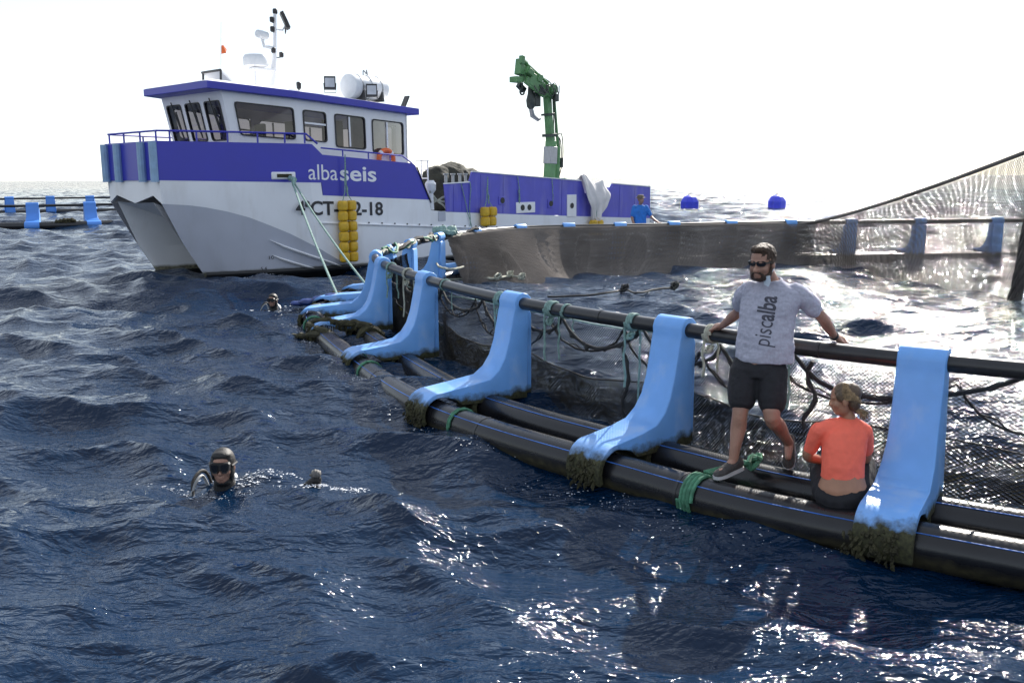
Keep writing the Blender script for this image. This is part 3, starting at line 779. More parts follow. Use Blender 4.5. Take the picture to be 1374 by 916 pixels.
MB().prism([(2.44, 0.90), (2.44, 2.1), (-2.44, 2.1), (-2.44, 0.90)], (0, 1, 0), (0, 0, 1), (1, 0, 0), o=(LB - 0.06, 0, 0), d0=0, d1=0.05).build('transom', 'boat_blue_faded', boat, smooth=False)
m = MB(); m.add([(0.1, -1.4, 2.45), (3.77, -2.42, 2.38), (8.1, -2.42, 1.75), (8.1, 2.42, 1.75), (3.77, 2.42, 2.38), (0.1, 1.4, 2.45)], [(0, 1, 2, 3, 4, 5)])
m.add([(8.1, -2.42, 1.42), (LB - .05, -2.42, 0.86), (LB - .05, 2.42, 0.86), (8.1, 2.42, 1.42)], [(0, 1, 2, 3)]); m.add([(8.1, -2.42, 1.42), (8.1, 2.42, 1.42), (8.1, 2.42, 1.75), (8.1, -2.42, 1.75)], [(0, 1, 2, 3)])
m.build('deck', 'boat_grey', boat, smooth=False)
# fairlead plates in the near bulwark
def fairlead(u, z, w_, h_, kind):
    b = MB(); b.box((u, -2.478, z), (w_, 0.03, h_)); ob = b.build('fairlead_plate', 'house_white' if w_ > .4 else 'boat_blue_faded', boat, bevel=0.01)
    if kind: 
        for k in range(kind):
            x = u + (k - (kind - 1) / 2) * 0.34
            MB().lathe((x, -2.497, z), (0, -1, 0), [(0.10, 0), (0.10, 0.008)], 12).build('hole', 'gasket', ob)
fairlead(12.40, 1.52, 0.95, 0.36, 2); fairlead(14.85, 1.52, 0.52, 0.78, 1); fairlead(11.25, 1.78, 0.34, 0.26, 1); fairlead(13.7, 1.62, 0.30, 0.30, 1)
m = MB(); m.box((3.05, -2.262, 2.60), (0.66, 0.08, 0.20), Matrix.Rotation(-ang, 3, 'Z'))
fp = m.build('fairlead_plate', 'house_white', boat, bevel=0.03)
m = MB(); m.box((3.05, -2.312, 2.60), (0.40, 0.02, 0.09), Matrix.Rotation(-ang, 3, 'Z')); m.build('hole', 'weed', fp, bevel=0.008)
# small notice on the low gunwale
m = MB(); m.box((8.55, -2.472, 1.36), (0.30, 0.012, 0.30)); m.build('notice', 'boat_grey', boat)
# handrails on the fore bulwark
def bar_rail(pts, posts, r=0.028):
    b = MB(); b.tube(pts, r, 6); ob = b.build('handrail', 'boat_blue', boat)
    for p in posts:
        c = MB(); c.tube(p, r * 0.85, 6); c.build('post', 'boat_blue', ob)
nx = lambda u: -(hw(u) - 0.04)
pts = [Vector((0.30, nx(.3), 3.71)), Vector((2.0, nx(2.0), 3.71)), Vector((3.72, nx(3.72), 3.70)), Vector((4.06, -2.42, 3.45))]
bar_rail(pts, [[Vector((u, nx(u), 3.45)), Vector((u, nx(u), 3.71))] for u in (0.32, 0.95, 1.7, 2.45, 3.15, 3.68)])
bar_rail([Vector((0.30, nx(.3), 3.71)), Vector((0.06, -1.36, 3.71)), Vector((0.06, 1.36, 3.71)), Vector((0.3, -nx(.3), 3.71)), Vector((3.72, -nx(3.72), 3.70))], [[Vector((0.06, y, 3.45)), Vector((0.06, y, 3.71))] for y in (-1.30, -0.45, 0.45, 1.30)] + [[Vector((u, -nx(u), 3.45)), Vector((u, -nx(u), 3.71))] for u in (1.2, 2.4, 3.6)])
bar_rail([Vector((4.18, -2.42, 3.34)), Vector((7.05, -2.42, 3.17)), Vector((7.42, -2.42, 2.96))], [[Vector((u, -2.42, 3.17 - 0.065 * (u - 4.18))), Vector((u, -2.42, 3.34 - 0.059 * (u - 4.18)))] for u in (4.9, 5.8, 6.6)], 0.024)
m = MB(); m.tube([Vector((7.56, -2.485, 2.84)), Vector((8.10, -2.485, 1.78))], 0.022, 6); m.build('dark_trim', 'gasket', boat)

# ---------------------------------------------------------------- wheelhouse: walls with real openings
ROOFZ = lambda u: 4.66 - 0.058 * (u - 3.8)
def facet(name, B0, B1, T0, T1, wins, parent):
    """wall between bottom edge B0-B1 and top edge T0-T1 with window openings (s0, s1, t0, t1 [, skew])"""
    B0, B1, T0, T1 = map(Vector, (B0, B1, T0, T1))
    P = lambda s, t: (B0.lerp(B1, s)).lerp(T0.lerp(T1, s), t)
    nrm = (B1 - B0).cross(T0 - B0).normalized(); ctr = Vector((5, 0, 3.8))
    if nrm.dot(ctr - (B0 + T1) / 2) > 0: nrm = -nrm
    mb = MB(); th_ = 0.05
    def quad(a, b, c, d):
        q = [P(*a), P(*b), P(*c), P(*d)]; mb.prism([(0, 0)] * 0 or [(0, 0)], (0, 0, 0), (0, 0, 0), (0, 0, 0)) if False else None
        mb.add(q + [p - nrm * th_ for p in q], [(0, 1, 2, 3), (7, 6, 5, 4), (0, 4, 5, 1), (1, 5, 6, 2), (2, 6, 7, 3), (3, 7, 4, 0)])
    s = 0.0
    for (s0, s1, t0, t1) in wins:
        quad((s, 0), (s0, 0), (s0, 1), (s, 1)); quad((s0, 0), (s1, 0), (s1, t0), (s0, t0)); quad((s0, t1), (s1, t1), (s1, 1), (s0, 1)); s = s1
    quad((s, 0), (1, 0), (1, 1), (s, 1))
    wall = mb.build('wall', 'house_white', parent, smooth=False)
    for i, (s0, s1, t0, t1) in enumerate(wins):
        # rounded gasket frame, then pane
        def outline(g, r=0.22):
            o_ = []; ds, dt = (s1 - s0), (t1 - t0); W_ = (P(s1, t0) - P(s0, t0)).length; H_ = (P(s0, t1) - P(s0, t0)).length
            gs, gt = g / W_, g / H_; cr = 0.09
            for (cx, cy, a0) in ((0 + gs, 0 + gt, 180), (1 - gs, 0 + gt, 270), (1 - gs, 1 - gt, 0), (0 + gs, 1 - gt, 90)):
                sx = 1 if cx < .5 else -1; sy = 1 if cy < .5 else -1
                for k in range(5):
                    a = rad(a0 + k * 22.5)
                    o_.append((s0 + ds * (cx + sx * cr / W_ + cr / W_ * math.cos(a)), t0 + dt * (cy + sy * cr / H_ + cr / H_ * math.sin(a))))
            return o_
        oo = outline(-0.014); ii = outline(0.016); n_ = len(oo)
        fr = MB(); fr.loft([[P(*q) + nrm * 0.002 for q in oo], [P(*q) + nrm * 0.03 for q in oo], [P(*q) + nrm * 0.03 for q in ii], [P(*q) - nrm * 0.03 for q in ii]], caps=False)
        fo = fr.build('window', 'gasket' if name != 'sliding' else 'house_white', parent, smooth=False)
        pn = MB(); pn.add([P(*q) - nrm * 0.01 for q in ii], [tuple(range(n_))]); pn.build('pane', 'window_glass', fo, smooth=False)
        yield P, nrm, (s0, s1, t0, t1), fo
house = MB(); house.box((4.8, 0, 3.05), (0.1, 0.1, 0.1)); 
HF, HB, HWF, HWS = 1.98, 7.70, 1.56, 1.92
base_z, zt = (lambda u: 3.0 - 0.05 * (u - 3)), (lambda u: ROOFZ(u))
wh = MB(); wh.box((4.9, 0, 2.72), (5.3, 3.5, 0.5)); wheel = wh.build('wheelhouse', 'house_white', boat, bevel=0.03)
NS = (3.86, -HWS)
lean = 0.34                                            # windscreen leans forward at the top
for sgn in (1, -1):
    S_ = [(0.045, 0.235, 0.36, 0.83), (0.315, 0.585, 0.30, 0.83), (0.655, 0.955, 0.26, 0.82)]
    for i, (P, nrm, w_, fo) in enumerate(facet('side', (3.86, -sgn * HWS, base_z(3.86)), (HB, -sgn * HWS, base_z(HB)), (3.80, -sgn * HWS, zt(3.8)), (HB, -sgn * HWS, zt(HB)), S_, wheel)):
        s0, s1, t0, t1 = w_
        if i == 0: MB().beam(P(s0, t0 + (t1 - t0) * .58) + nrm * .01, P(s1, t0 + (t1 - t0) * .58) + nrm * .01, 0.03, 0.05).build('glazing_bar', 'house_white', fo, smooth=False)
        else:
            sm = s0 + (s1 - s0) * 0.47
            MB().beam(P(sm, t0 + .02) + nrm * .012, P(sm, t1 - .02) + nrm * .012, 0.05, 0.03, up=nrm).build('sliding_frame', 'house_white', fo, smooth=False)
            if sgn == 1:
                # pale blind behind half of the window, dark gap beside it
                a, b = (sm, s1) if i == 1 else (s0, sm)
                k = MB(); k.add([P(a, t0) - nrm * .07, P(b, t0) - nrm * .07, P(b, t1) - nrm * .07, P(a, t1) - nrm * .07], [(0, 1, 2, 3)]); k.build('blind', 'interior_pale', fo, smooth=False)
                if i == 1:
                    k = MB(); k.box(P(s0 + .07, t0 + .1) - nrm * 0.5, (0.7, 0.06, 1.2)); k.build('inner_door', 'interior_brown', fo, smooth=False)
    for _ in facet('corner', (HF + 0.12, -sgn * HWF, base_z(2)), (3.86, -sgn * HWS, base_z(3.86)), (HF - lean + 0.1, -sgn * (HWF + 0.04), zt(1.6)), (3.80, -sgn * HWS, zt(3.8)), [(0.14, 0.94, 0.36, 0.84)], wheel): pass
for P, nrm, w_, fo in facet('front', (HF + 0.12, -HWF, base_z(2)), (HF + 0.12, HWF, base_z(2)), (HF - lean + 0.1, -HWF - 0.04, zt(1.6)), (HF - lean + 0.1, HWF + 0.04, zt(1.6)), [(0.06, 0.30, 0.28, 0.85), (0.38, 0.62, 0.28, 0.85), (0.70, 0.94, 0.28, 0.85)], wheel):
    s0, s1, t0, t1 = w_
    wp = MB(); wp.tube([P((s0 + s1) / 2, t1 + .05) + nrm * .06, P(s0 + (s1 - s0) * .25, t0 + .12) + nrm * .06], 0.018, 5); wp.tube([P(s0 + (s1 - s0) * .33, t1 - .1) + nrm * .05, P(s0 + (s1 - s0) * .22, t0 + .05) + nrm * .05], 0.022, 5)
    wp.build('wiper', 'gasket', fo)
for _ in facet('aft', (HB, -HWS, base_z(HB)), (HB, HWS, base_z(HB)), (HB, -HWS, zt(HB)), (HB, HWS, zt(HB)), [(0.12, 0.38, 0.3, 0.8), (0.62, 0.88, 0.3, 0.8)], wheel): pass
m = MB(); m.box((2.75, 0, 3.28), (0.5, 2.7, 0.5)); m.build('console', 'interior', wheel, bevel=0.03)
m = MB(); m.box((2.95, -0.75, 3.55), (0.05, 0.5, 0.35)); m.build('screen', 'gasket', wheel)
for y in (-0.8, 0.8):
    m = MB(); m.box((4.1, y, 3.3), (0.5, 0.5, 0.15)); m.box((4.35, y, 3.72), (0.12, 0.5, 0.8)); m.build('helm_seat', 'interior', wheel, bevel=0.04)
wp = MB(); wp.tube([Vector((2.55, -0.9 + 0.24 * math.cos(a), 3.62 + 0.24 * math.sin(a))) for a in np.linspace(0, 6.28, 20)], 0.018, 6); wp.build('steering_wheel', 'gasket', wheel)
# roof
RO = [(1.30, -1.72), (3.72, -2.10), (8.05, -2.10), (8.05, 2.10), (3.72, 2.10), (1.30, 1.72)]
r = MB(); r.loft([[Vector((u, y, ROOFZ(u) - 0.02)) for u, y in RO], [Vector((u, y, ROOFZ(u) + 0.17)) for u, y in RO]])
roof = r.build('roof', 'boat_blue', boat, smooth=False, bevel=0.015)
r = MB(); r.loft([[Vector((u, y * 0.95, ROOFZ(u) + 0.172)) for u, y in RO], [Vector((4.5 + (u - 4.5) * 0.9, y * 0.8, ROOFZ(u) + 0.25)) for u, y in RO]])
r.build('roof_top', 'house_white', roof, smooth=False)
RT = lambda u: ROOFZ(u) + 0.22
# hatch propped open at the front
m = MB(); m.prism([(-0.45, -0.30), (0.45, -0.30), (0.45, 0.30), (-0.45, 0.30)], (0, 1, 0), Vector((0.8, 0, -0.6)).normalized(), Vector((0.6, 0, 0.8)).normalized(), o=(2.55, -0.2, RT(2.5) + 0.22), d0=0, d1=0.05)
h = m.build('roof_hatch', 'house_white', roof)
m = MB()
for y in (-0.66, 0.26): m.tube([Vector((2.32, y, RT(2.4) + 0.42)), Vector((2.30, y, RT(2.4) - 0.06))], 0.03, 6)
m.tube([Vector((2.30, -0.68, RT(2.4) + 0.42)), Vector((2.30, 0.28, RT(2.4) + 0.42))], 0.035, 6); m.build('hatch_frame', 'dark_metal', h)
# whip aerial with a little flag
m = MB(); m.tube([Vector((2.75, 0.1, RT(2.7) - .05)), Vector((2.80, 0.1, 5.9)), Vector((2.86, 0.1, 6.75))], [0.02, 0.014, 0.006], 6); an = m.build('whip_aerial', 'house_white', roof)
m = MB(); m.add([(2.80, 0.1, 5.9), (2.95, 0.08, 5.94), (3.0, 0.12, 6.05), (2.88, 0.09, 6.15), (2.82, 0.1, 6.12)], [(0, 1, 2, 3, 4)]); m.build('flag', 'orange', an, smooth=False)
# mast with radar, camera and lights
mast = MB(); mast.tube([Vector((4.25, 0, RT(4.2) - .1)), Vector((4.40, 0, 5.75)), Vector((4.46, 0, 6.1)), Vector((4.52, 0, 7.15))], [0.11, 0.085, 0.055, 0.045], 10)
mo = mast.build('mast', 'house_white', boat)
m = MB(); m.tube([Vector((5.0, 0, RT(5) - .05)), Vector((4.38, 0, 5.62))], 0.03, 6); m.build('stay', 'house_white', mo)
m = MB(); m.box((4.02, 0, 5.58), (0.7, 0.35, 0.05)); m.tube([Vector((3.78, 0, RT(3.8) - .05)), Vector((3.78, 0, 5.58))], 0.04, 6); m.build('radar_bracket', 'house_white', mo)
m = MB(); m.lathe((3.82, 0, 5.66), (0, 0, 1), [(0.20, -0.04), (0.34, 0), (0.36, 0.08), (0.35, 0.22), (0.30, 0.30), (0.05, 0.32)], 20); m.build('radar_dome', 'raft_white', mo)
m = MB(); m.lathe((4.05, -0.05, 6.52), (-1, -0.3, 0.05), [(0.06, -0.18), (0.11, -0.15), (0.12, 0.05), (0.11, 0.20), (0.08, 0.22)], 14); m.tube([Vector((4.05, 0, 6.5)), Vector((4.12, 0, 6.22)), Vector((4.45, 0, 6.2))], 0.05, 6); m.build('searchlight', 'raft_white', mo)
for u, z in ((4.40, 6.98), (4.40, 6.72), (4.40, 6.14), (4.66, 6.04)):
    m = MB(); m.lathe((u, -0.02, z - 0.08), (0, 0, 1), [(0.045, 0), (0.065, 0.03), (0.065, 0.13), (0.05, 0.15)], 10); m.tube([Vector((u, 0, z - 0.07)), Vector((4.5, 0, z - 0.1))], 0.015, 5); m.build('navigation_light', 'dark_metal', mo)
m = MB(); m.lathe((4.53, 0, 7.14), (0, 0, 1), [(0.05, 0), (0.07, 0.03), (0.07, 0.12), (0.05, 0.15)], 10); m.build('navigation_light', 'dark_metal', mo)
def floodlight(c, yaw, parent, tilt=0.35, s=0.32):
    R_ = Matrix.Rotation(yaw, 3, 'Z') @ Matrix.Rotation(tilt, 3, 'Y')
    c = Vector(c); m = MB(); m.box(c, (0.10, s, s * 1.15), R_); m.tube([c - R_ @ Vector((0, s / 2 + .01, 0)), c + Vector((0, 0, -s * .8)) - R_ @ Vector((0, s / 2, 0)), c + Vector((0, 0, -s * .8)) + R_ @ Vector((0, s / 2, 0)), c + R_ @ Vector((0, s / 2 + .01, 0))], 0.014, 5)
    ob = m.build('floodlight', 'dark_metal', parent, bevel=0.01)
    q = MB(); q.box(c - R_ @ Vector((0.052, 0, 0)), (0.006, s * .82, s * .82), R_); q.build('lens', 'lamp_glass', ob)
floodlight((4.85, 0, 7.0), 2.6, mo, 0.4, 0.42)
m = MB(); m.tube([Vector((4.5, 0, 6.72)), Vector((4.75, 0, 6.72)), Vector((4.85, 0, 6.85))], 0.025, 6); m.build('lamp_arm', 'house_white', mo)
floodlight((5.05, -1.75, RT(5) + 0.34), 0.9, roof, 0.25)
floodlight((6.55, -1.72, RT(6.5) + 0.32), 0.9, roof, 0.2)
m = MB(); m.lathe((4.05, -1.7, RT(4) - .05), (0, 0, 1), [(0.02, 0), (0.02, .1), (0.06, .12), (0.07, .27), (0.05, .3)], 10); m.build('navigation_light', 'dark_metal', roof)
m = MB(); m.box((8.0, -1.5, RT(8) + 0.16), (0.05, 0.2, 0.42), Matrix.Rotation(0.5, 3, 'Y')); m.build('floodlight', 'dark_metal', roof)
m = MB(); m.lathe((3.9, -0.6, RT(4)), (0, 0, 1), [(0.05, 0), (0.02, 0.1), (0.07, 0.14), (0.07, 0.2), (0.02, 0.22)], 10); m.build('gps_dome', 'raft_white', roof)
# white ladder frame behind the wheelhouse, low roller posts on the bulwark
m = MB()
for y in (-2.2, -1.9):
    m.tube([Vector((8.25, y, 1.4)), Vector((8.25, y, 3.05))], 0.025, 6)
for z in np.arange(1.7, 3.1, 0.27): m.tube([Vector((8.25, -2.2, z)), Vector((8.25, -1.9, z))], 0.018, 5)
m.tube([Vector((7.75, -2.2, 3.05)), Vector((8.3, -2.2, 3.05))], 0.02, 5)
m.build('ladder', 'house_white', boat)
for u in (8.85, 9.15, 9.45, 9.70):
    m = MB(); m.lathe((u, -2.36, 2.34), (0, 0, 1), [(0.07, 0), (0.05, 0.02), (0.05, 0.26), (0.085, 0.28), (0.085, 0.32)], 10); m.build('roller_post', 'metal_grey', boat)
m = MB(); m.lathe((8.35, -2.2, 1.55), (0, 0, 1), [(0.10, 0), (0.08, 0.5), (0.16, 0.6), (0.17, 0.8), (0.10, 0.9)], 12); m.build('capstan', 'raft_white', boat)

# crane
cr = MB(); cr.lathe((16.4, 0, 0.95), (0, 0, 1), [(0.5, 0), (0.45, 0.1), (0.36, 0.15), (0.34, 1.3)], 16); crane = cr.build('crane', 'crane_green', boat)
def cpart(name, fn, material='crane_green', bev=0.0):
    m = MB(); fn(m); m.v = [(p[0], p[1], 1.0 + (p[2] - 1.0) * 0.925) for p in m.v]; return m.build(name, material, crane, bevel=bev)
K0, K1, K2 = Vector((16.45, 0, 1.7)), Vector((16.60, 0, 4.15)), Vector((16.35, 0, 5.95))
cpart('lower_boom', lambda m: m.beam(K0, K1, 0.36, 0.36, up=(1, 0, 0), w2=0.31, h2=0.32), bev=0.03)
cpart('upper_boom', lambda m: m.beam(K1 - Vector((0, 0, .2)), K2, 0.28, 0.28, up=(1, 0, 0), w2=0.22, h2=0.22), bev=0.03)
cpart('boom_sleeve', lambda m: m.beam((16.55, 0, 3.2), (16.585, 0, 3.9), 0.38, 0.40, up=(1, 0, 0)), 'metal_grey', 0.02)
cpart('collar', lambda m: m.beam((16.53, 0, 4.3), (16.52, 0, 4.42), 0.42, 0.42, up=(1, 0, 0)), 'crane_dark', 0.01)
cpart('collar', lambda m: m.beam((16.43, 0, 5.15), (16.42, 0, 5.24), 0.38, 0.38, up=(1, 0, 0)), 'crane_dark', 0.01)
cpart('lift_cylinder', lambda m: (m.tube([Vector((16.95, 0, 1.9)), Vector((17.02, 0, 3.9))], 0.10, 10), m.tube([Vector((17.02, 0, 3.9)), Vector((16.78, 0, 5.95))], 0.055, 10)), 'crane_green')
cpart('head_knuckle', lambda m: (m.box((16.35, 0, 6.10), (0.75, 0.40, 0.42), Matrix.Rotation(0.25, 3, 'Y')), m.lathe((16.5, -0.3, 6.2), (0, 1, 0), [(0.2, 0), (0.2, 0.6)], 14)), 'crane_green', 0.03)
cpart('jib', lambda m: (m.beam((16.2, 0, 6.05), (15.0, 0, 6.85), 0.34, 0.40, up=(0, 0, 1)), m.beam((15.95, -0.25, 5.95), (14.9, -0.25, 6.45), 0.12, 0.3)), 'crane_green', 0.02)
cpart('jib_plate', lambda m: (m.box((15.35, -0.30, 6.42), (0.55, 0.06, 0.5), Matrix.Rotation(0.5, 3, 'Y')), m.box((14.85, 0, 6.95), (0.22, 0.30, 0.62), Matrix.Rotation(0.15, 3, 'Y')), m.box((14.68, 0, 6.45), (0.42, 0.36, 0.22))), 'crane_green', 0.02)
cpart('jib_cylinder', lambda m: (m.tube([Vector((16.3, -.1, 6.42)), Vector((15.1, -.1, 7.08))], 0.06, 8), m.tube([Vector((15.1, -.1, 7.08)), Vector((14.9, -.1, 7.18))], 0.10, 8)), 'crane_green')
cpart('rotator', lambda m: (m.lathe((15.45, 0, 5.35), (0, 0, 1), [(0.08, 0), (0.15, 0.1), (0.18, 0.35), (0.12, 0.6), (0.1, 0.9)], 12), m.box((15.7, 0, 5.75), (0.3, 0.3, 0.55))), 'crane_dark', 0.02)
cpart('grab', lambda m: m.tube([Vector((15.45, 0, 5.4)), Vector((15.55, 0, 5.1)), Vector((15.85, 0, 4.95)), Vector((16.0, 0, 5.0))], [0.08, 0.1, 0.07, 0.03], 8), 'metal_grey')
cpart('hook', lambda m: m.tube(spline([(14.98, 0, 6.35), (14.98, 0, 6.12), (14.86, 0, 6.02), (14.92, 0, 5.90), (15.05, 0, 5.92), (15.08, 0, 6.04)], 6), 0.035, 7), 'crane_dark')
for dy, dz in ((0, 0), (0.08, .1), (-0.08, .2)):
    cpart('hydraulic_hose', lambda m: m.tube(spline([(16.75, dy, 2.1), (17.2, dy, 3.3), (17.15, dy, 4.2 + dz), (16.8, dy, 4.4), (16.75, dy, 5.2), (16.6, dy, 6.3), (16.0, dy, 6.45 + dz), (15.3, dy, 6.95)], 6), 0.022, 5), 'crane_dark')
for (x, y, z, sx, sz, a_) in ((15.1, -.28, 6.75, .3, .22, .5), (15.6, -.28, 6.55, .25, .3, .3), (15.95, .25, 6.5, .3, .2, -.2), (15.2, .25, 6.2, .4, .2, .6), (15.75, -.25, 6.05, .35, .25, .2), (16.55, -.28, 5.85, .2, .3, 0), (14.75, -.2, 7.2, .16, .3, .1)):
    cpart('valve_block', lambda m: m.box((x, y, z), (sx, .18, sz), Matrix.Rotation(a_, 3, 'Y')), 'crane_dark' if z < 6.3 else 'crane_green', .015)
for i in range(6):
    a_ = rnd.uniform(15.0, 16.3); cpart('hydraulic_hose', lambda m: m.tube(spline([(a_, -.3, 6.3), (a_ + .15, -.4, 5.9 + .1 * i), (a_ + .4, -.35, 6.0), (a_ + .55, -.25, 6.35)], 5), .02, 5), 'crane_dark')
cpart('valve_stand', lambda m: (m.tube([Vector((16.85, 0, 1.2)), Vector((17.0, 0, 2.75)), Vector((17.2, 0, 1.2))], 0.06, 6), m.box((17.2, 0, 3.25), (0.12, 0.15, 0.4))), 'crane_dark')
cpart('crane_foot', lambda m: m.prism([(-0.1, 0), (1.6, 0), (1.5, 0.25), (0.5, 0.6), (-0.1, 0.55)], (1, 0, 0), (0, 0, 1), (0, 1, 0), o=(17.4, 0.6, 2.05), d0=-0.2, d1=0.2), 'crane_green', 0.02)

# lettering, cut from flat film
def text_mesh(body, size, extra=0.0, extrude=0.002):
    cu = bpy.data.curves.new('lettering', 'FONT'); cu.body = body; cu.size = size; cu.offset = extra; cu.extrude = extrude; cu.resolution_u = 4
    tmp = bpy.data.objects.new('lettering', cu); col.objects.link(tmp)
    dg = bpy.context.evaluated_depsgraph_get(); me = bpy.data.meshes.new_from_object(tmp.evaluated_get(dg))
    bpy.data.objects.remove(tmp); bpy.data.curves.remove(cu)
    return me
def lettering(body, x0, z0, width, material, extra=0.0, sx=None, slope=0.0, size=1.0, y=-2.472, name='lettering'):
    me = text_mesh(body, size, extra)
    co = np.zeros(len(me.vertices) * 3); me.vertices.foreach_get('co', co); co = co.reshape(-1, 3)
    k = width / (co[:, 0].max() - co[:, 0].min()); mn = co[:, 0].min()
    X = (co[:, 0] - mn) * k + x0; Zz = co[:, 1] * (k if sx is None else sx) + z0 + slope * (X - x0); Y_ = y - co[:, 2] * 1.0
    me.vertices.foreach_set('co', np.column_stack([X, Y_, Zz]).ravel()); me.update()
    ob = bpy.data.objects.new(name, me); col.objects.link(ob); me.materials.clear(); me.materials.append(MATS[material]); ob.parent = boat
    return ob
lettering('alba', 3.70, 2.50, 0.96, 'letter_white', 0.0, sx=0.60, slope=-0.03)
lettering('seis', 4.74, 2.47, 1.28, 'letter_white', 0.018, sx=0.60, slope=-0.03)
lettering('4ªCT-5-2-18', 3.25, 1.575, 2.98, 'letter_black', 0.022, sx=0.52, slope=-0.035)
lettering('10', 2.62, 0.40, 0.16, 'letter_black', 0.0, sx=0.13, y=-2.05)
lettering('5,4', 2.35, 0.12, 0.18, 'letter_black', 0.0, sx=0.13, y=-2.06)
# ---------------------------------------------------------------- gear lying on, or hanging from, the boat
LOC = lambda u, w, z: BW(u, w, z)
# life raft canister on the roof
c = LOC(6.75, 1.15, RT(6.7) + 0.06)
raft = thing('life_raft', 'white cylindrical life raft canister strapped on the wheelhouse roof', 'life raft', c, TH + rad(8))
def rl(x): return Vector((x, 0, 0.42))
m = MB(); m.lathe((-0.72, 0, 0.40), (1, 0, 0), [(0.02, -0.05), (0.24, -0.03), (0.345, 0.03), (0.355, 0.08), (0.355, 0.68), (0.37, 0.69), (0.37, 0.75), (0.355, 0.76), (0.355, 1.36), (0.345, 1.41), (0.24, 1.47), (0.02, 1.49)], 26)
m.build('canister', 'raft_white', raft)
for x in (-0.42, -0.02, 0.40):
    m = MB(); m.lathe((x - .02, 0, 0.40), (1, 0, 0), [(0.362, 0), (0.366, 0.005), (0.366, 0.045), (0.362, 0.05)], 26); m.build('strap', 'metal_grey', raft)
for x in (-0.4, 0.4):
    m = MB(); m.prism([(-0.38, 0), (0.38, 0), (0.34, 0.30), (0.20, 0.12), (-0.20, 0.12), (-0.34, 0.30)], (0, 1, 0), (0, 0, 1), (1, 0, 0), o=(x, 0, 0), d0=-0.04, d1=0.04); m.build('cradle', 'dark_metal', raft, smooth=False)
m = MB(); m.tube(spline([(-0.05, 0, 0.77), (0.0, 0.03, 0.90), (0.06, -.03, 0.80), (0.1, 0, 0.92), (0.14, 0, 0.77)], 5), 0.02, 5); m.build('release_gear', 'metal_grey', raft)
# lifebuoy behind the side rail
c = LOC(6.75, 2.05, 3.06)
lb = thing('lifebuoy', 'orange ring lifebuoy hung behind the side rail of the wheelhouse', 'lifebuoy', c, TH)
pts = [Vector((0.27 * math.cos(a), 0, 0.27 * math.sin(a))) for a in np.linspace(0, 2 * math.pi, 28, endpoint=False)]
MB().tube(pts, 0.075, 10, loop=True).build('ring', 'orange', lb)
for k in range(4):
    a = k * math.pi / 2 + .78; m = MB(); m.tube([Vector((0.27 * math.cos(a + d), 0, 0.27 * math.sin(a + d))) for d in (-.13, 0, .13)], 0.0775, 10); m.build('band', 'raft_white', lb)
# strings of yellow net floats used as fenders
def float_mb(c, r, h, ax=Vector((0, 0, 1))):
    return MB().lathe(Vector(c) - ax * h / 2, ax, [(r * 0.25, 0.0), (r * 0.72, 0.01 * h), (r * 0.95, 0.14 * h), (r, 0.35 * h), (r, 0.65 * h), (r * 0.95, 0.86 * h), (r * 0.72, 0.99 * h), (r * 0.25, h)], 14)
def fender(u, ztop, rows, label, r=0.145, h=0.285, rope_to=None, cols=2, w=2.46):
    base = LOC(u, w + r + 0.03, ztop - rows * h)
    t = thing('float_fender', label, 'fender', base, TH, 'yellow float fenders on the boat side')
    for i in range(rows):
        for k in range(cols):
            x = (k - (cols - 1) / 2) * 2.03 * r + rnd.uniform(-.012, .012); z = (rows - 1 - i + 0.5) * h
            ob = float_mb((x, rnd.uniform(-.01, .01), z), r * rnd.uniform(0.96, 1.02), h * 0.97).build('float', 'yellow_float', t)
    m = MB(); top = Vector((0, 0.02, rows * h + (rope_to or 0.8)))
    for k in range(cols):
        x = (k - (cols - 1) / 2) * 2.03 * r
        m.tube([Vector((x, 0, 0.02)), Vector((x, 0, rows * h)), Vector((x * 0.2, 0.05, rows * h + 0.22)), top], 0.014, 5)
    m.tube(jitter([Vector((0, 0, rows * h + 0.1)), Vector((.03, 0.03, rows * h + .35)), Vector((-.03, 0.03, rows * h + .5)), Vector((0, .03, rows * h + .75))], .02), 0.018, 5)
    m.build('rope', 'rope_teal', t)
    return t
fender(4.83, 1.92, 6, 'tall double string of yellow floats hanging beside the registration number', rope_to=1.25)
fender(10.43, 1.60, 2, 'block of four yellow floats hanging near the middle of the boat side', r=0.16, h=0.31, rope_to=0.95)
fender(16.05, 0.98, 2, 'yellow floats hanging low at the stern below the white sack', r=0.17, h=0.33, rope_to=0.8)
# thin lines down the side
for i, (u, z0, z1, du, lab) in enumerate(((9.35, 2.36, 0.95, 0.45, 'thin line slanting down the notched part of the purple bulwark'), (9.78, 2.4, 1.0, -0.05, 'thin vertical line hanging just aft of the notch in the bulwark'), (12.0, 2.55, 1.7, 0.1, 'short knotted line over the long purple bulwark near the boat middle'), (13.75, 2.48, 1.6, 0.05, 'short line over the purple bulwark left of the crane foot'))):
    a = LOC(u, 2.50, z0); b = LOC(u + du, 2.50, z1)
    pts = [a.lerp(b, f) + Vector((rnd.uniform(-.02, .02), 0, 0)) for f in np.linspace(0, 1, 7)]
    m = MB(); m.tube(pts, 0.013, 5)
    if i == 2: m.tube(jitter([pts[3], pts[4], pts[5], pts[6]], .05), .022, 5)
    tag(m.build('hanging_line', 'rope_teal', None), lab, 'rope')
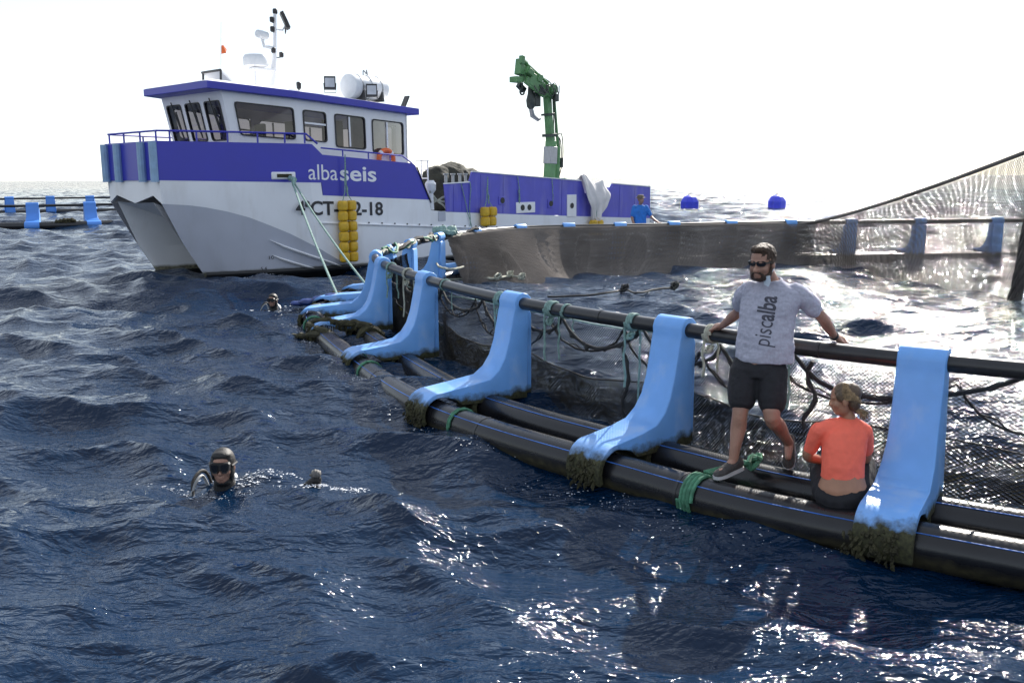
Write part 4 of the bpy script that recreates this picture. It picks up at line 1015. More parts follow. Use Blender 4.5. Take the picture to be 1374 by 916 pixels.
# heap of dark net on the aft deck
def blob(name, parts, voxel, material, smooth_it=6, noise=0.0, nscale=3.0, parent=None, off=None, ratio=None):
    """overlapping closed shapes fused into one skin"""
    me = bpy.data.meshes.new(name); me.from_pydata([tuple(v) for v in parts.v], [], parts.f)
    bm = bmesh.new(); bm.from_mesh(me); bmesh.ops.recalc_face_normals(bm, faces=bm.faces); bm.to_mesh(me); bm.free()
    ob = bpy.data.objects.new(name, me); col.objects.link(ob)
    r = ob.modifiers.new('r', 'REMESH'); r.mode = 'VOXEL'; r.voxel_size = voxel; r.adaptivity = 0
    if smooth_it:
        s = ob.modifiers.new('s', 'SMOOTH'); s.factor = 0.5; s.iterations = smooth_it
    dg = bpy.context.evaluated_depsgraph_get(); new = bpy.data.meshes.new_from_object(ob.evaluated_get(dg))
    bpy.data.objects.remove(ob); bpy.data.meshes.remove(me); new.name = name
    n = len(new.vertices); co = np.zeros(n * 3); new.vertices.foreach_get('co', co); co = co.reshape(-1, 3)
    if noise:
        nr = np.zeros(n * 3); new.vertices.foreach_get('normal', nr); nr = nr.reshape(-1, 3)
        from mathutils import noise as mn
        d = np.array([mn.fractal(Vector(c * np.array(nscale)), 0.8, 2.0, 4) for c in co]); co = co + nr * (d * noise)[:, None]
    if off is not None: co = co - np.array(off)
    new.vertices.foreach_set('co', co.ravel()); new.update()
    new.shade_smooth(); new.materials.clear(); new.materials.append(MATS[material])
    o2 = bpy.data.objects.new(name, new); col.objects.link(o2)
    if parent is not None: o2.parent = parent
    return o2
m = MB(); b0 = LOC(11.3, 0, 1.3)
for (u, w, z, r) in ((10.6, 0.1, 2.2, (0.65, 0.9, 0.75)), (11.3, 0, 2.3, (0.8, 1.0, 0.75)), (12.0, 0.2, 2.15, (0.65, 0.9, 0.7)), (11.2, 0.3, 1.7, (1.5, 1.3, 0.7))): m.ball(LOC(u, w, z), r, 14, 10)
tag(blob('net_heap', m, 0.06, 'net_pile', 5, 0.06, 2.5), 'rounded heap of dark folded net on deck behind the wheelhouse', 'net')
for i in range(3):
    p = [LOC(8.15 + .05 * i, 2.3, 1.6 + .28 * i), LOC(8.45, 2.2, 1.75 + .1 * i), LOC(8.9, 2.35, 2.0 - .22 * i)]
    tag(MB().tube(jitter(spline(p, 5), .02), 0.03, 6).build('mooring_line', 'rope_pale'), ['pale line tied highest across the gap in the bulwark', 'pale line tied midway across the gap in the bulwark', 'pale line tied lowest across the gap in the bulwark'][i], 'rope')
# white sack slung over the bulwark: a sheet with deep folds, gathered to a tail below
def sack_point(s, t):
    # s across, t from inboard over the rail down the outside
    W_ = 1.45 if t < 0.45 else 1.45 - 1.12 * ((t - 0.45) / 0.55) ** 1.2
    uc = 15.95 + 0.28 * t * (1 - t) * 2 + 0.10 * t
    top = 2.62 - 0.35 * s + 0.10 * math.sin(s * 9)
    if t < 0.2: z = top - 0.5 * (0.2 - t) / 0.2 * 0.8; w = 2.46 - 0.30 * (0.2 - t) / 0.2
    else: z = top - (t - 0.2) / 0.8 * (1.75 - 0.55 * s * (1 if t > .4 else t / .4)); w = 2.50 + 0.22 * math.sin(min(1, (t - 0.2) / 0.4) * 1.57) - 0.10 * max(0, t - .6)
    fold = math.sin(s * 17 + t * 3.5) * 0.6 + math.sin(s * 31 - t * 6 + 1) * 0.28 + math.sin(s * 9 + t * 9) * 0.35 + math.sin(t * 19 + s * 5) * .18
    w += fold * 0.085 * min(1, 0.25 + t)
    return LOC(uc + (s - 0.5) * W_ + fold * .03, w, z)
m = MB(); A_, B_ = 44, 34
m.add([sack_point(a / (A_ - 1), b / (B_ - 1)) for b in range(B_) for a in range(A_)], [(b * A_ + a, b * A_ + a + 1, (b + 1) * A_ + a + 1, (b + 1) * A_ + a) for b in range(B_ - 1) for a in range(A_ - 1)])
sk = m.build('sack', 'sack_white', sharp=70); q_ = sk.modifiers.new('thick', 'SOLIDIFY'); q_.thickness = 0.03
tag(sk, 'big crumpled white sack slung over the bulwark at the stern', 'sack')
# mooring ropes from bow fairlead to the cage
pa = LOC(3.2, 2.36, 2.58)
for i, (q, lab) in enumerate(((ring.pt(6.25, 1.15, 0.25), 'left of the two mooring ropes from bow fairlead to the cage'), (ring.pt(6.9, 0.95, 0.30), 'right of the two mooring ropes from bow fairlead to the cage'))):
    pts = []
    for f in np.linspace(0, 1, 14):
        p = pa.lerp(q, f); p.z -= 0.10 * 4 * f * (1 - f); p.x += 0.06 * (i - .5) * f; pts.append(p)
    m = MB(); m.tube(pts, 0.026, 6)
    if i == 0: m.tube(jitter([pa.lerp(q, f) for f in (-.01, .03, .06, .09)], .06), [.05, .07, .07, .03], 6)
    tag(m.build('mooring_rope', 'rope_teal'), lab, 'rope', 'mooring ropes')
# blue marker buoys out at sea
for x, y, lab, s in ((925, 281, 'blue faceted marker buoy nearer the boat stern', 1.0), (1042, 279, 'blue faceted marker buoy farther right on open sea', 0.98)):
    p = JZ(x, y, 0.0); k = 74.0 / p.y; p = p * k; p.z = 0.1
    t = thing('marker_buoy', lab, 'buoy', p, rnd.uniform(0, 1), 'blue marker buoys')
    m = MB(); m.lathe((0, 0, -0.5), (0, 0, 1), [(0.55, 0), (0.72 * s, 0.3), (0.74 * s, 1.0)], 8); m.build('float_body', 'buoy_blue', t, smooth=False)
    m = MB(); m.lathe((0, 0, 0.5), (0, 0, 1), [(0.74 * s, 0), (0.48 * s, 0.38), (0.28 * s, 0.46), (0.20, 0.50)], 8); m.build('top_cone', 'buoy_blue', t, smooth=False)
    m = MB(); m.tube([Vector((-.12, 0, .98)), Vector((-.1, 0, 1.1)), Vector((.1, 0, 1.1)), Vector((.12, 0, .98))], 0.03, 6); m.build('lifting_eye', 'metal_grey', t)

# ---------------------------------------------------------------- ropes and lashings on the cage
def coil(u, r, turns, wire, centre='rail', pitch=None, d=0.0, z=None):
    n, t = ring.frame(u)
    c = ring.pt(u, d, ZR if z is None else z); pts = []
    pitch = pitch or wire * 2.05
    N_ = int(turns * 14)
    for k in range(N_ + 1):
        a = 2 * math.pi * k / 14
        pts.append(c + t * ((k / 14 - turns / 2) * pitch) + n * (math.cos(a) * r) + Vector((0, 0, math.sin(a) * r)))
    return pts
def drop(u, z1, wire_pts=7, dr=-0.09, du=0.0, a=0.012):
    return jitter([ring.pt(u + du * f, dr, ZR - 0.02 + (z1 - ZR) * f) for f in np.linspace(0, 1, wire_pts)], a)
def knot(p, s, m):
    for i in range(3): m.tube(jitter([p + Vector((math.cos(a + i) * s, math.sin(a * 1.3) * s, math.sin(a + i * 2) * s)) for a in np.linspace(0, 6.28, 9)], s * .2), s * 0.38, 5)
L_ = [ # (u, material, turns, drop z, label)
 (-0.42, 'rope_teal', 3, 0.10, 'teal lashing with a long hanging tail at the right picture edge'),
 (-0.20, 'rope_teal', 2, 0.75, 'thin teal lashing on the rail just right of the nearest stanchion'),
 (0.42, 'rope_teal', 4, 0.62, 'teal lashing on the handrail right beside the standing man\'s hand'),
 (0.80, 'rope_pale', 3, 0.80, 'pale lashing on the handrail at the standing man\'s other hand'),
 (1.22, 'rope_teal', 3, 0.30, 'teal lashing with long dark tail left of the stanchion beside the man'),
 (1.72, 'rope_teal', 4, 0.62, 'thick teal knotted lashing right of the third stanchion from the right'),
 (1.62, 'rope_teal', 2, 0.95, 'narrow teal band beside the thick knotted lashing'),
 (2.12, 'rope_teal', 4, 0.25, 'pale teal double lashing left of the third stanchion from the right'),
 (2.72, 'rope_teal', 2, 0.85, 'single teal lashing midway between third and fourth stanchions'),
 (3.32, 'rope_pale', 3, 0.50, 'pale lashing and tail just left of the fourth stanchion'),
 (3.70, 'rope_teal', 3, 0.70, 'teal lashing right of the fifth stanchion'),
]
for u, mt, tn, zd, lab in L_:
    m = MB(); wire = 0.013 if tn > 2 else 0.009
    m.tube(coil(u, 0.066 + wire * 0.8, tn, wire), wire, 6)
    m.tube(drop(u, zd), wire * 0.8, 5)
    if tn > 2:
        knot(ring.pt(u, 0.03, ZR - 0.13), 0.030, m); m.tube(drop(u + 0.02, max(zd, 0.55), dr=0.06), wire * 0.9, 5)
    o = m.build('rope_lashing', mt); tag(o, lab, 'rope', 'lashings on the near handrail')
# bands of rope round the outer pipe
for u, mt, tn, wire, lab in ((0.50, 'rope_green', 4, 0.016, 'thick green rope wound round the outer pipe between the man and woman'), (1.78, 'rope_green', 1.6, 0.013, 'single green rope band round the outer pipe left of the second stanchion'), (2.80, 'rope_green', 1.6, 0.013, 'single green rope band round the outer pipe left of the third stanchion'), (3.10, 'rope_green', 2.2, 0.018, 'bright green rope wound beside the foot of the fourth stanchion'), (4.55, 'rope_green', 1.5, 0.018, 'green rope band round the pipe in front of the fifth stanchion'), (5.5, 'rope_pale', 2, 0.02, 'pale rope band round the outer pipe near the leftmost stanchions')):
    m = MB(); D = float(ring.offset(u)); m.tube(coil(u, PR + wire * 0.8, tn, wire, d=D, z=PZ), wire, 6)
    if u in (0.50,):
        for i in range(4): m.tube([p + Vector((0, 0, 0)) for p in spline([ring.pt(u - .02 + .01 * i, D - .1, PZ + PR + .01), ring.pt(u - .05, D - .28, .22 + .01 * i), ring.pt(u - .08, D - .42, .24), ring.pt(u - .09 + .02 * i, D - .52, .22)], 4)], wire * .8, 5)
        knot(ring.pt(u - 0.09, D - 0.45, 0.26), 0.05, m)
    tag(m.build('rope_band', mt), lab, 'rope', 'rope bands on the outer pipe')
# weed-covered mooring rope leaving the pipe into the water
wp = [ring.pt(3.72, 0.35, .24), ring.pt(3.80, 0.55, .28), ring.pt(3.88, 0.75, .26), ring.pt(3.95, 0.95, .29), ring.pt(4.02, 1.2, .22), JZ(440, 447, .16), JZ(410, 450, .06), JZ(380, 454, -.05)]
m = MB(); pp = jitter(spline(wp, 6), .012); m.tube(pp, [.05 + rnd.uniform(-.012, .018) for _ in pp], 7)
for p in pp:
    for k in range(5): q = p + Vector((rnd.uniform(-.07, .07), rnd.uniform(-.07, .07), rnd.uniform(-.07, .03))); m.tube([p, q, q - Vector((0, 0, rnd.uniform(.02, .10)))], [.012, .014, .004], 4)
tag(m.build('weedy_rope', 'weed'), 'weed-covered thick rope running off the outer pipe into the water', 'rope')
for (uu, d0, lab) in ((3.72, -0.62, 'weedy rope loop over the inner pipe by the fourth stanchion'), (6.5, 0.0, 'yellow-green weedy band over the outer pipe at the far bend')):
    D = float(ring.offset(uu)) + d0; m = MB(); pp = coil(uu, PR + .03, 2, .045, d=D, z=PZ, pitch=.07); m.tube(jitter(pp, .01), [.045 + rnd.uniform(-.01, .015) for _ in pp], 6)
    tag(m.build('weedy_rope', 'weed'), lab, 'rope')
# tangle of ropes along the rail where it turns, with a bunched green net float
for i, (u0, u1, mt, lab) in enumerate(((5.2, 8.6, 'rope_pale', 'pale rope running loosely along the rail at the far bend'), (5.6, 8.2, 'rope_green', 'green rope twisted along the rail at the far bend'), (6.0, 9.0, 'rope_black', 'dark rope bundled along the rail at the far bend'), (8.3, 11.2, 'rope_teal', 'teal rope draped along the top of the hoisted net'), (9.2, 12.6, 'rope_pale', 'pale rope draped along the far handrail by the boat'))):
    us = np.arange(u0, u1, 0.09); m = MB()
    pts = [ring.pt(u, -0.06 + 0.07 * math.sin(u * 8 + i), ZR + 0.03 + 0.06 * math.sin(u * 11 + i * 2) - (0.12 if i >= 3 else 0)) for u in us]
    m.tube(jitter(pts, .03), 0.026 if i != 2 else 0.04, 5)
    tag(m.build('loose_rope', mt), lab, 'rope')
m = MB(); c = ring.pt(8.2, 0.0, ZR + .08)
for k in range(5): m.ball(c + Vector((rnd.uniform(-.16, .16), rnd.uniform(-.1, .1), rnd.uniform(-.04, .08))), (rnd.uniform(.12, .2), .13, rnd.uniform(.08, .13)), 10, 8)
tag(blob('rope_bundle', m, 0.025, 'rope_teal', 2, 0.05, 8), 'bunched teal rope bundle on the rail in front of the boat', 'rope')
# ropes afloat inside the cage
def float_rope(name, pix, r, mt, lab, z=0.05, kn=()):
    P_ = [JZ(x, y, z) for x, y in pix]; m = MB(); m.tube(jitter(spline(P_, 6), .008), r, 6)
    for i in kn: knot(P_[i] + Vector((0, 0, .04)), .07, m)
    tag(m.build(name, mt), lab, 'rope')
float_rope('floating_rope', [(735, 398), (770, 397), (810, 394), (838, 389), (855, 393), (880, 388), (905, 386)], 0.022, 'rope_black', 'dark rope curving across the water inside the cage', 0.12, (3, 6))
float_rope('floating_rope', [(560, 374), (600, 375), (640, 374), (668, 373), (684, 370), (700, 373)], 0.03, 'rope_pale', 'pale rope with a knotted heap floating below the hoisted net', 0.10, (4, 5, 3))
float_rope('floating_rope', [(585, 352), (590, 358), (604, 361), (622, 358)], 0.025, 'rope_pale', 'short pale curled rope end hanging on the hoisted net', 0.55)
# long teal line running inside the rail
us = np.arange(-0.3, 4.6, 0.1)
tag(MB().tube(jitter([ring.pt(u, -0.55 - 0.25 * math.sin(u * 1.3), 1.0 - 0.04 * u + 0.04 * math.sin(u * 3)) for u in us if 0.9 < u < 4.5], .008), 0.011, 5).build('guide_rope', 'rope_teal'), 'long thin teal rope stretched above the net inside the near handrail', 'rope')
# wet blue tarpaulin draped on the pipe near the second diver
m = MB()
for (x, y, z, r) in ((430, 402, .16, (.18, .25, .07)), (415, 405, .1, (.25, .2, .07)), (402, 407, .03, (.2, .15, .05)), (445, 398, .25, (.15, .2, .07))): m.ball(JZ(x, y, z), r, 10, 8)
tag(blob('tarpaulin', m, 0.03, 'tarp_blue', 4, .02, 6), 'dark blue wet cloth trailing from the outer pipe into the water', 'cloth')
# ---------------------------------------------------------------- people
def basis(fwd, up=(0, 0, 1)):
    f = Vector(fwd).normalized(); u = Vector(up); u = (u - f * u.dot(f)).normalized(); l = u.cross(f)   # l = the person's left
    return f, l, u
def limb(mb, pts, rs, n=14, flat=1.0, sub=4):
    """tapered limb with rounded ends through joints"""
    P = spline(pts, sub); R_ = [q.x for q in spline([(r, 0, 0) for r in rs], sub)]
    t0 = (P[0] - P[1]).normalized(); t1 = (P[-1] - P[-2]).normalized()
    head = [(P[0] + t0 * R_[0] * math.sin(a), R_[0] * math.cos(a)) for a in (1.45, 1.1, 0.6)]
    tail = [(P[-1] + t1 * R_[-1] * math.sin(a), R_[-1] * math.cos(a)) for a in (0.6, 1.1, 1.45)]
    al = head + list(zip(P, R_)) + tail
    mb.tube([a[0] for a in al], [a[1] for a in al], n, flat=flat)
def stack(mb, secs, f, l, n=22, power=2.4):
    """trunk: cross-sections (centre, half width, half depth[, rotation]) as superellipses across l and f"""
    rings = []
    for s in secs:
        c, w, d = s[0], s[1], s[2]; yaw = s[3] if len(s) > 3 else 0
        l2 = (l * math.cos(yaw) + f * math.sin(yaw)); f2 = (f * math.cos(yaw) - l * math.sin(yaw)); r = []
        for k in range(n):
            a = 2 * math.pi * k / n; ca, sa = math.cos(a), math.sin(a)
            r.append(Vector(c) + l2 * (w * math.copysign(abs(ca) ** (2 / power), ca)) + f2 * (d * math.copysign(abs(sa) ** (2 / power), sa)))
        rings.append(r)
    mb.loft(rings)
def rotm(f, l, u): return Matrix((f, l, u)).transposed()
def head_shape(mb, c, f, l, u, s=1.0, nose=1.0):
    """skull, jaw, nose, brow, ears, lips; c = centre of the skull, s = scale (1 -> 24 cm head)"""
    R_ = rotm(f, l, u); P = lambda a, b, d: c + (f * a + l * b + u * d) * s
    mb.ball(P(-0.008, 0, 0.030), (0.098 * s, 0.077 * s, 0.095 * s), 20, 14, R_)
    mb.ball(P(0.022, 0, -0.040), (0.066 * s, 0.060 * s, 0.085 * s), 18, 12, R_)
    mb.ball(P(0.050, 0, -0.088), (0.034 * s, 0.038 * s, 0.030 * s), 12, 8, R_)
    for b in (-1, 1):
        mb.ball(P(0.050, b * 0.040, -0.030), (0.034 * s, 0.026 * s, 0.032 * s), 10, 8, R_)      # cheeks
        mb.ball(P(-0.004, b * 0.079, -0.012), (0.020 * s, 0.011 * s, 0.034 * s), 10, 8, R_)     # ears
    mb.ball(P(0.072, 0, 0.020), (0.024 * s, 0.058 * s, 0.016 * s), 12, 8, R_)                    # brow
    limb(mb, [P(0.084, 0, 0.006), P(0.096, 0, -0.018), P(0.108 * nose, 0, -0.034)], [0.009 * s, 0.012 * s, 0.016 * s], 8, sub=3)
    for b in (-1, 1): mb.ball(P(0.090, b * 0.013, -0.037), 0.011 * s, 8, 6)
    mb.ball(P(0.080, 0, -0.062), (0.016 * s, 0.026 * s, 0.008 * s), 10, 6, R_); mb.ball(P(0.078, 0, -0.075), (0.016 * s, 0.023 * s, 0.009 * s), 10, 6, R_)
    return P
def hand(mb, wrist, d, palm, s=1.0, curl=0.35, spread=0.12, side=1, thumb_out=0.7):
    """open palm with five bent fingers; d = direction of the fingers, palm = palm normal, side=+1 thumb towards d x palm"""
    d = Vector(d).normalized(); palm = Vector(palm); palm = (palm - d * palm.dot(d)).normalized(); x = d.cross(palm) * side
    kn = wrist + d * 0.085 * s
    limb(mb, [wrist, wrist + d * 0.045 * s, kn], [0.026 * s, 0.034 * s, 0.036 * s], 12, flat=0.9)
    rm = rotm(d, x, palm); mb.ball(wrist + d * 0.05 * s, (0.055 * s, 0.043 * s, 0.019 * s), 12, 8, rm)
    for i, (off, ln) in enumerate(((0.030, 0.075), (0.010, 0.083), (-0.011, 0.077), (-0.030, 0.060))):
        b = kn + x * off * s - d * 0.004 * s; dirn = (d + x * (off * spread / 0.03)).normalized(); pts = [b]; a = 0.0
        for k, fr in enumerate((0.45, 0.30, 0.25)):
            a += curl * (0.5 if k == 0 else 1.0); q = dirn * math.cos(a) + palm * math.sin(a); pts.append(pts[-1] + q * (ln * fr * s))
        limb(mb, pts, [0.0098 * s, 0.0092 * s, 0.0085 * s, 0.0072 * s], 8, sub=3)
    b = wrist + d * 0.022 * s + x * 0.028 * s; q = (d * 0.75 + x * thumb_out + palm * 0.25).normalized()
    limb(mb, [b, b + q * 0.035 * s, b + (q * 0.055 + d * 0.012) * s, b + (q * 0.062 + d * 0.034) * s], [0.014 * s, 0.012 * s, 0.0105 * s, 0.0085 * s], 8, sub=3)
def shoe(mb, ankle, toe_dir, down, s=1.0, L=0.27):
    f = Vector(toe_dir).normalized(); dn = Vector(down); dn = (dn - f * dn.dot(f)).normalized(); l = f.cross(dn)
    A = Vector(ankle)
    def sec(x, w, h0, h1): return [A + f * x + l * (w * math.cos(t)) + dn * (h0 + (h1 - h0) * (0.5 - 0.5 * math.sin(t))) for t in np.linspace(0, 2 * math.pi, 16, endpoint=False)]
    S_ = [sec(-0.085 * s, 0.018, 0.075, 0.015), sec(-0.07 * s, 0.032, 0.088, -0.015), sec(-0.02 * s, 0.040, 0.09, -0.028), sec(0.04 * s, 0.043, 0.09, -0.002), sec(0.10 * s, 0.050, 0.09, 0.025), sec(0.15 * s, 0.048, 0.088, 0.040), sec(0.18 * s, 0.033, 0.082, 0.055), sec(0.192 * s, 0.012, 0.075, 0.066)]
    mb.loft(S_); return f, l, dn
def sole(mb, ankle, f, l, dn, s=1.0):
    out = [(-0.092, 0), (-0.075, 0.03), (-0.02, 0.041), (0.05, 0.046), (0.11, 0.053), (0.16, 0.046), (0.19, 0.026), (0.20, 0)]
    poly = out + [(x, -y) for x, y in out[-2:0:-1]]
    mb.prism([(x * s, y) for x, y in poly], f, l, dn, o=ankle, d0=0.074, d1=0.100)
def put_on(text_me, P00, ex, ey, back, tree, width, material, name, parent, off, thick=0.0025):
    """wrap flat lettering onto cloth: every point is cast along `back` onto the surface"""
    pass

# ------------------------------------------------ the standing man
fN = Vector((-0.42, -0.91, 0)).normalized()
man_base = Vector((J(1012, 640, 7.0).x, 7.0, 0.22))
man = thing('person', 'man in grey printed T-shirt, black shorts and sunglasses leaning back on the handrail', 'person', man_base)
f, l, u = basis(fN)
sk = MB()
# legs (right leg is the one on the left of the picture)
hipR, kneeR, ankR = J(1001, 492, 7.13), J(993, 553, 7.00), J(984, 617, 6.98)
hipL, kneeL, ankL = J(1034, 492, 7.08), J(1036, 560, 6.90), J(1059, 594, 7.22)
limb(sk, [hipR, hipR.lerp(kneeR, .5), kneeR, kneeR.lerp(ankR, .33) - f * .02, kneeR.lerp(ankR, .7), ankR], [.095, .083, .060, .061, .044, .037], 16)
limb(sk, [hipL, hipL.lerp(kneeL, .5), kneeL, kneeL.lerp(ankL, .33) - f * .015, kneeL.lerp(ankL, .7), ankL], [.095, .083, .062, .060, .044, .037], 16)
sk.ball(kneeR + f * .022, (.04, .04, .05), 10, 8); sk.ball(kneeL + f * .022, (.04, .04, .05), 10, 8)
tR = (Vector((-0.85, -0.42, -0.16))).normalized(); tL = Vector((-0.20, -0.55, -0.80)).normalized()
limb(sk, [ankR, ankR + Vector((0, 0, -.05)) + tR * .05, ankR + Vector((0, 0, -.06)) + tR * .12], [.036, .035, .028], 10)
limb(sk, [ankL, ankL + tL * .05, ankL + tL * .12], [.036, .035, .028], 10)
# trunk core, neck, head
pel, chest, neckb = J(1017, 490, 7.10), J(1031, 415, 7.20), J(1033, 379, 7.22)
limb(sk, [pel, chest, neckb], [.13, .14, .075], 16)
limb(sk, [neckb - Vector((0, 0, .03)), neckb + Vector((-.01, -.01, .04)), J(1026, 362, 7.15)], [.068, .060, .058], 14)
hf, hl, hu = basis((-0.66, -0.75, -0.10))
hc = J(1023, 353, 7.12)
HS = 1.12
hp = head_shape(sk, hc, hf, hl, hu, HS)
# arms: shoulders, elbows, wrists on the rail behind
shR, elR, wrR = J(1001, 391, 7.26), J(990, 419, 7.58), J(969, 437, 7.84)
shL, elL, wrL = J(1073, 394, 7.14), J(1104, 427, 7.12), J(1120, 452, 7.27)
for a, b, c_ in ((shR, elR, wrR), (shL, elL, wrL)):
    limb(sk, [a, a.lerp(b, .5), b, b.lerp(c_, .3), b.lerp(c_, .75), c_], [.044, .047, .042, .044, .034, .028], 14)
railR = ring.pt(0.86, 0, ZR); railL = ring.pt(0.40, 0, ZR)
hand(sk, wrR, (J(957, 440, 7.98) - wrR), (0.1, 0.1, -1), 1.05, 0.45, side=1)
hand(sk, wrL, (J(1140, 461, 7.36) - wrL), (0.0, 0.25, -1), 1.05, 0.30, side=-1)
body = blob('body', sk, 0.0075, 'skin', 4, parent=man, off=man_base)
# T-shirt
sh = MB()
yaw = 0.0
secs = [(J(1026, 484, 7.10), .224, .150), (J(1026, 470, 7.11), .222, .150), (J(1027, 450, 7.13), .217, .148), (J(1029, 430, 7.16), .214, .146), (J(1032, 412, 7.18), .220, .142), (J(1035, 400, 7.19), .228, .132), (J(1036, 390, 7.20), .215, .112), (J(1036, 383, 7.21), .160, .092), (J(1034, 376, 7.22), .092, .075)]
stack(sh, secs, f, l, 26, 2.3)
limb(sh, [shR + Vector((.03, 0, .01)), shR.lerp(elR, .25), shR.lerp(elR, .62)], [.078, .074, .068], 16)
limb(sh, [shL - l * .03 + Vector((0, 0, .005)), shL.lerp(elL, .25), shL.lerp(elL, .62)], [.080, .077, .071], 16)
shirt = blob('tshirt', sh, 0.009, 'shirt_grey', 3, 0.010, (8, 8, 12), parent=man, off=man_base)
col_m = MB(); cc = J(1034, 375.5, 7.21)
col_m.tube([cc + l * (.083 * math.cos(a)) + f * (.070 * math.sin(a)) + Vector((0, 0, -.016 * math.sin(a))) for a in np.linspace(0, 6.283, 26, endpoint=False)], .010, 8, loop=True); col_m.build('collar', 'shirt_grey', shirt, off=man_base)
# shirt lettering wrapped onto the cloth, running up the chest
def shirt_print(bodytxt, extra, start, length, hgt, parent, tree, up_dir, right_dir, back, off, material='shirt_print', slant=0.0):
    me = text_mesh(bodytxt, 1.0, extra, 0.0)
    bm = bmesh.new(); bm.from_mesh(me); bmesh.ops.triangulate(bm, faces=bm.faces)
    for _ in range(3):
        long_ = [e for e in bm.edges if e.calc_length() > 0.08]
        if long_: bmesh.ops.subdivide_edges(bm, edges=long_, cuts=1); bmesh.ops.triangulate(bm, faces=bm.faces)
    xs = [v.co.x for v in bm.verts]; mn, mx = min(xs), max(xs)
    for v in bm.verts:
        a = (v.co.x - mn) / (mx - mn) * length; b = v.co.y * hgt
        p = start + up_dir * a - right_dir * b
        h = tree.ray_cast(p - back * 0.6, back)
        v.co = (h[0] - back * 0.003) if h[0] is not None else p
    bm.to_mesh(me); bm.free()
    ob = bpy.data.objects.new('lettering', me); col.objects.link(ob); me.materials.clear(); me.materials.append(MATS[material]); ob.parent = parent
    return ob
dg = bpy.context.evaluated_depsgraph_get()
tree = BVHTree.FromObject(shirt, dg)
view = (J(1025, 430, 7.1) - Vector((0, 0, CAM_H))).normalized(); back = Vector((view.x, view.y, 0)).normalized()
p0, p1, p2 = (J(1027, 463, 7.0) - man_base), (J(1030, 432, 7.0) - man_base), (J(1037, 400, 7.0) - man_base)
upd = (p2 - p0).normalized(); rgt = upd.cross(-back).normalized()
rgt = rgt if rgt.x > 0 else -rgt
q0 = p0 + rgt * 0.03; L1 = (p1 - p0).length; L2 = (p2 - p1).length
shirt_print('pisc', -0.004, q0, L1, 0.185, shirt, tree, upd, rgt, back, man_base)
shirt_print('alba', 0.024, q0 + upd * (L1 + 0.006), L2, 0.185, shirt, tree, upd, rgt, back, man_base)
# shorts
so = MB()
stack(so, [(J(1016, 503, 7.09), .19, .140), (J(1016, 492, 7.10), .198, .142), (J(1020, 482, 7.11), .196, .134), (J(1023, 470, 7.12), .180, .120)], f, l, 24, 2.4)
hR2, hL2 = J(1000, 498, 7.12), J(1036, 498, 7.05)
limb(so, [hR2, hR2.lerp(kneeR, .35), hR2.lerp(kneeR, .66)], [.122, .118, .108], 18, sub=5)
limb(so, [hL2, hL2.lerp(kneeL, .35), hL2.lerp(kneeL, .66)], [.120, .116, .106], 18, sub=5)
shorts = blob('shorts', so, 0.009, 'shorts_black', 3, 0.005, 7, parent=man, off=man_base)
lg = MB(); lg.tube([J(1049, 519, 6.96), J(1050.5, 516, 6.96)], 0.007, 6); lg.build('logo', 'sole', shorts, off=man_base)
for ank, td, dn in ((ankR, tR, Vector((-.1, 0, -1))), (ankL, tL, Vector((.15, .35, -.7)))):
    s_ = MB(); ff, ll, dd = shoe(s_, ank, td, dn, 1.0); so_ = s_.build('shoe', 'shoe_grey', man, off=man_base)
    s2 = MB(); sole(s2, ank, ff, ll, dd); s2.build('sole', 'sole', so_, off=man_base)
# hair, beard, sunglasses, mask, watch
hm = MB(); R_ = rotm(hf, hl, hu)
hm.ball(hp(-.018, 0, .044), (.100 * HS, .083 * HS, .092 * HS), 20, 14, R_); hm.ball(hp(.030, 0, .100), (.062 * HS, .066 * HS, .030 * HS), 14, 8, R_); hm.ball(hp(-.062, 0, .00), (.048 * HS, .066 * HS, .075 * HS), 14, 10, R_)
for b in (-1, 1): hm.ball(hp(.004, b * .072, .010), (.022 * HS, .012 * HS, .04 * HS), 8, 6, R_)
blob('hair', hm, 0.006, 'hair_brown', 2, 0.006, 40, parent=man, off=man_base)
bm_ = MB()
bm_.ball(hp(.043, 0, -.090), (.042 * HS, .045 * HS, .032 * HS), 14, 10, R_)
for b in (-1, 1):
    limb(bm_, [hp(.006, b * .071, -.020), hp(.018, b * .066, -.062), hp(.046, b * .042, -.090)], [.010, .017, .025], 10); limb(bm_, [hp(.088, b * .004, -.050), hp(.080, b * .030, -.058), hp(.066, b * .042, -.078)], [.010, .010, .012], 8)
blob('beard', bm_, 0.005, 'beard', 2, 0.004, 50, parent=man, off=man_base)
def glasses(parent, hp, s, off, material='black_gloss'):
    g = MB(); R2 = rotm(hf, hl, hu)
    for b in (-1, 1):
        prof = [(-.030, .010), (-.022, .018), (.012, .019), (.030, .012), (.032, -.002), (.020, -.016), (-.010, -.018), (-.026, -.010)]
        P_ = [hp(.097 - abs(x * b + .033 * b) * .35 + .002, b * .034 + x * b, .010 + z) for x, z in prof]; Q_ = [p - hf * .006 for p in P_]
        g.loft([P_, Q_]); g.beam(hp(.080, b * .064, .016), hp(-.01, b * .083, .012), .006, .012)
    g.tube([hp(.096, -.012, .016), hp(.1, 0, .018), hp(.096, .012, .016)], .005, 6)
    return g.build('sunglasses', material, parent, off=off)
glasses(man, hp, HS, man_base)
mk = MB(); mk.prism([(-.050, .014), (.040, .038), (.052, -.008), (.018, -.050), (-.040, -.044)], (hf * .55 - hl * -.85).normalized(), hu, (hl * .6 + hf * .7).normalized(), o=hp(.058, .060, -.100), d0=0, d1=.012)
mk.tube([hp(.03, .07, -.085), hp(.0, .085, -.03), hp(-.01, .088, .0)], .003, 5); mk.build('face_mask', 'mask_cloth', man, off=man_base)
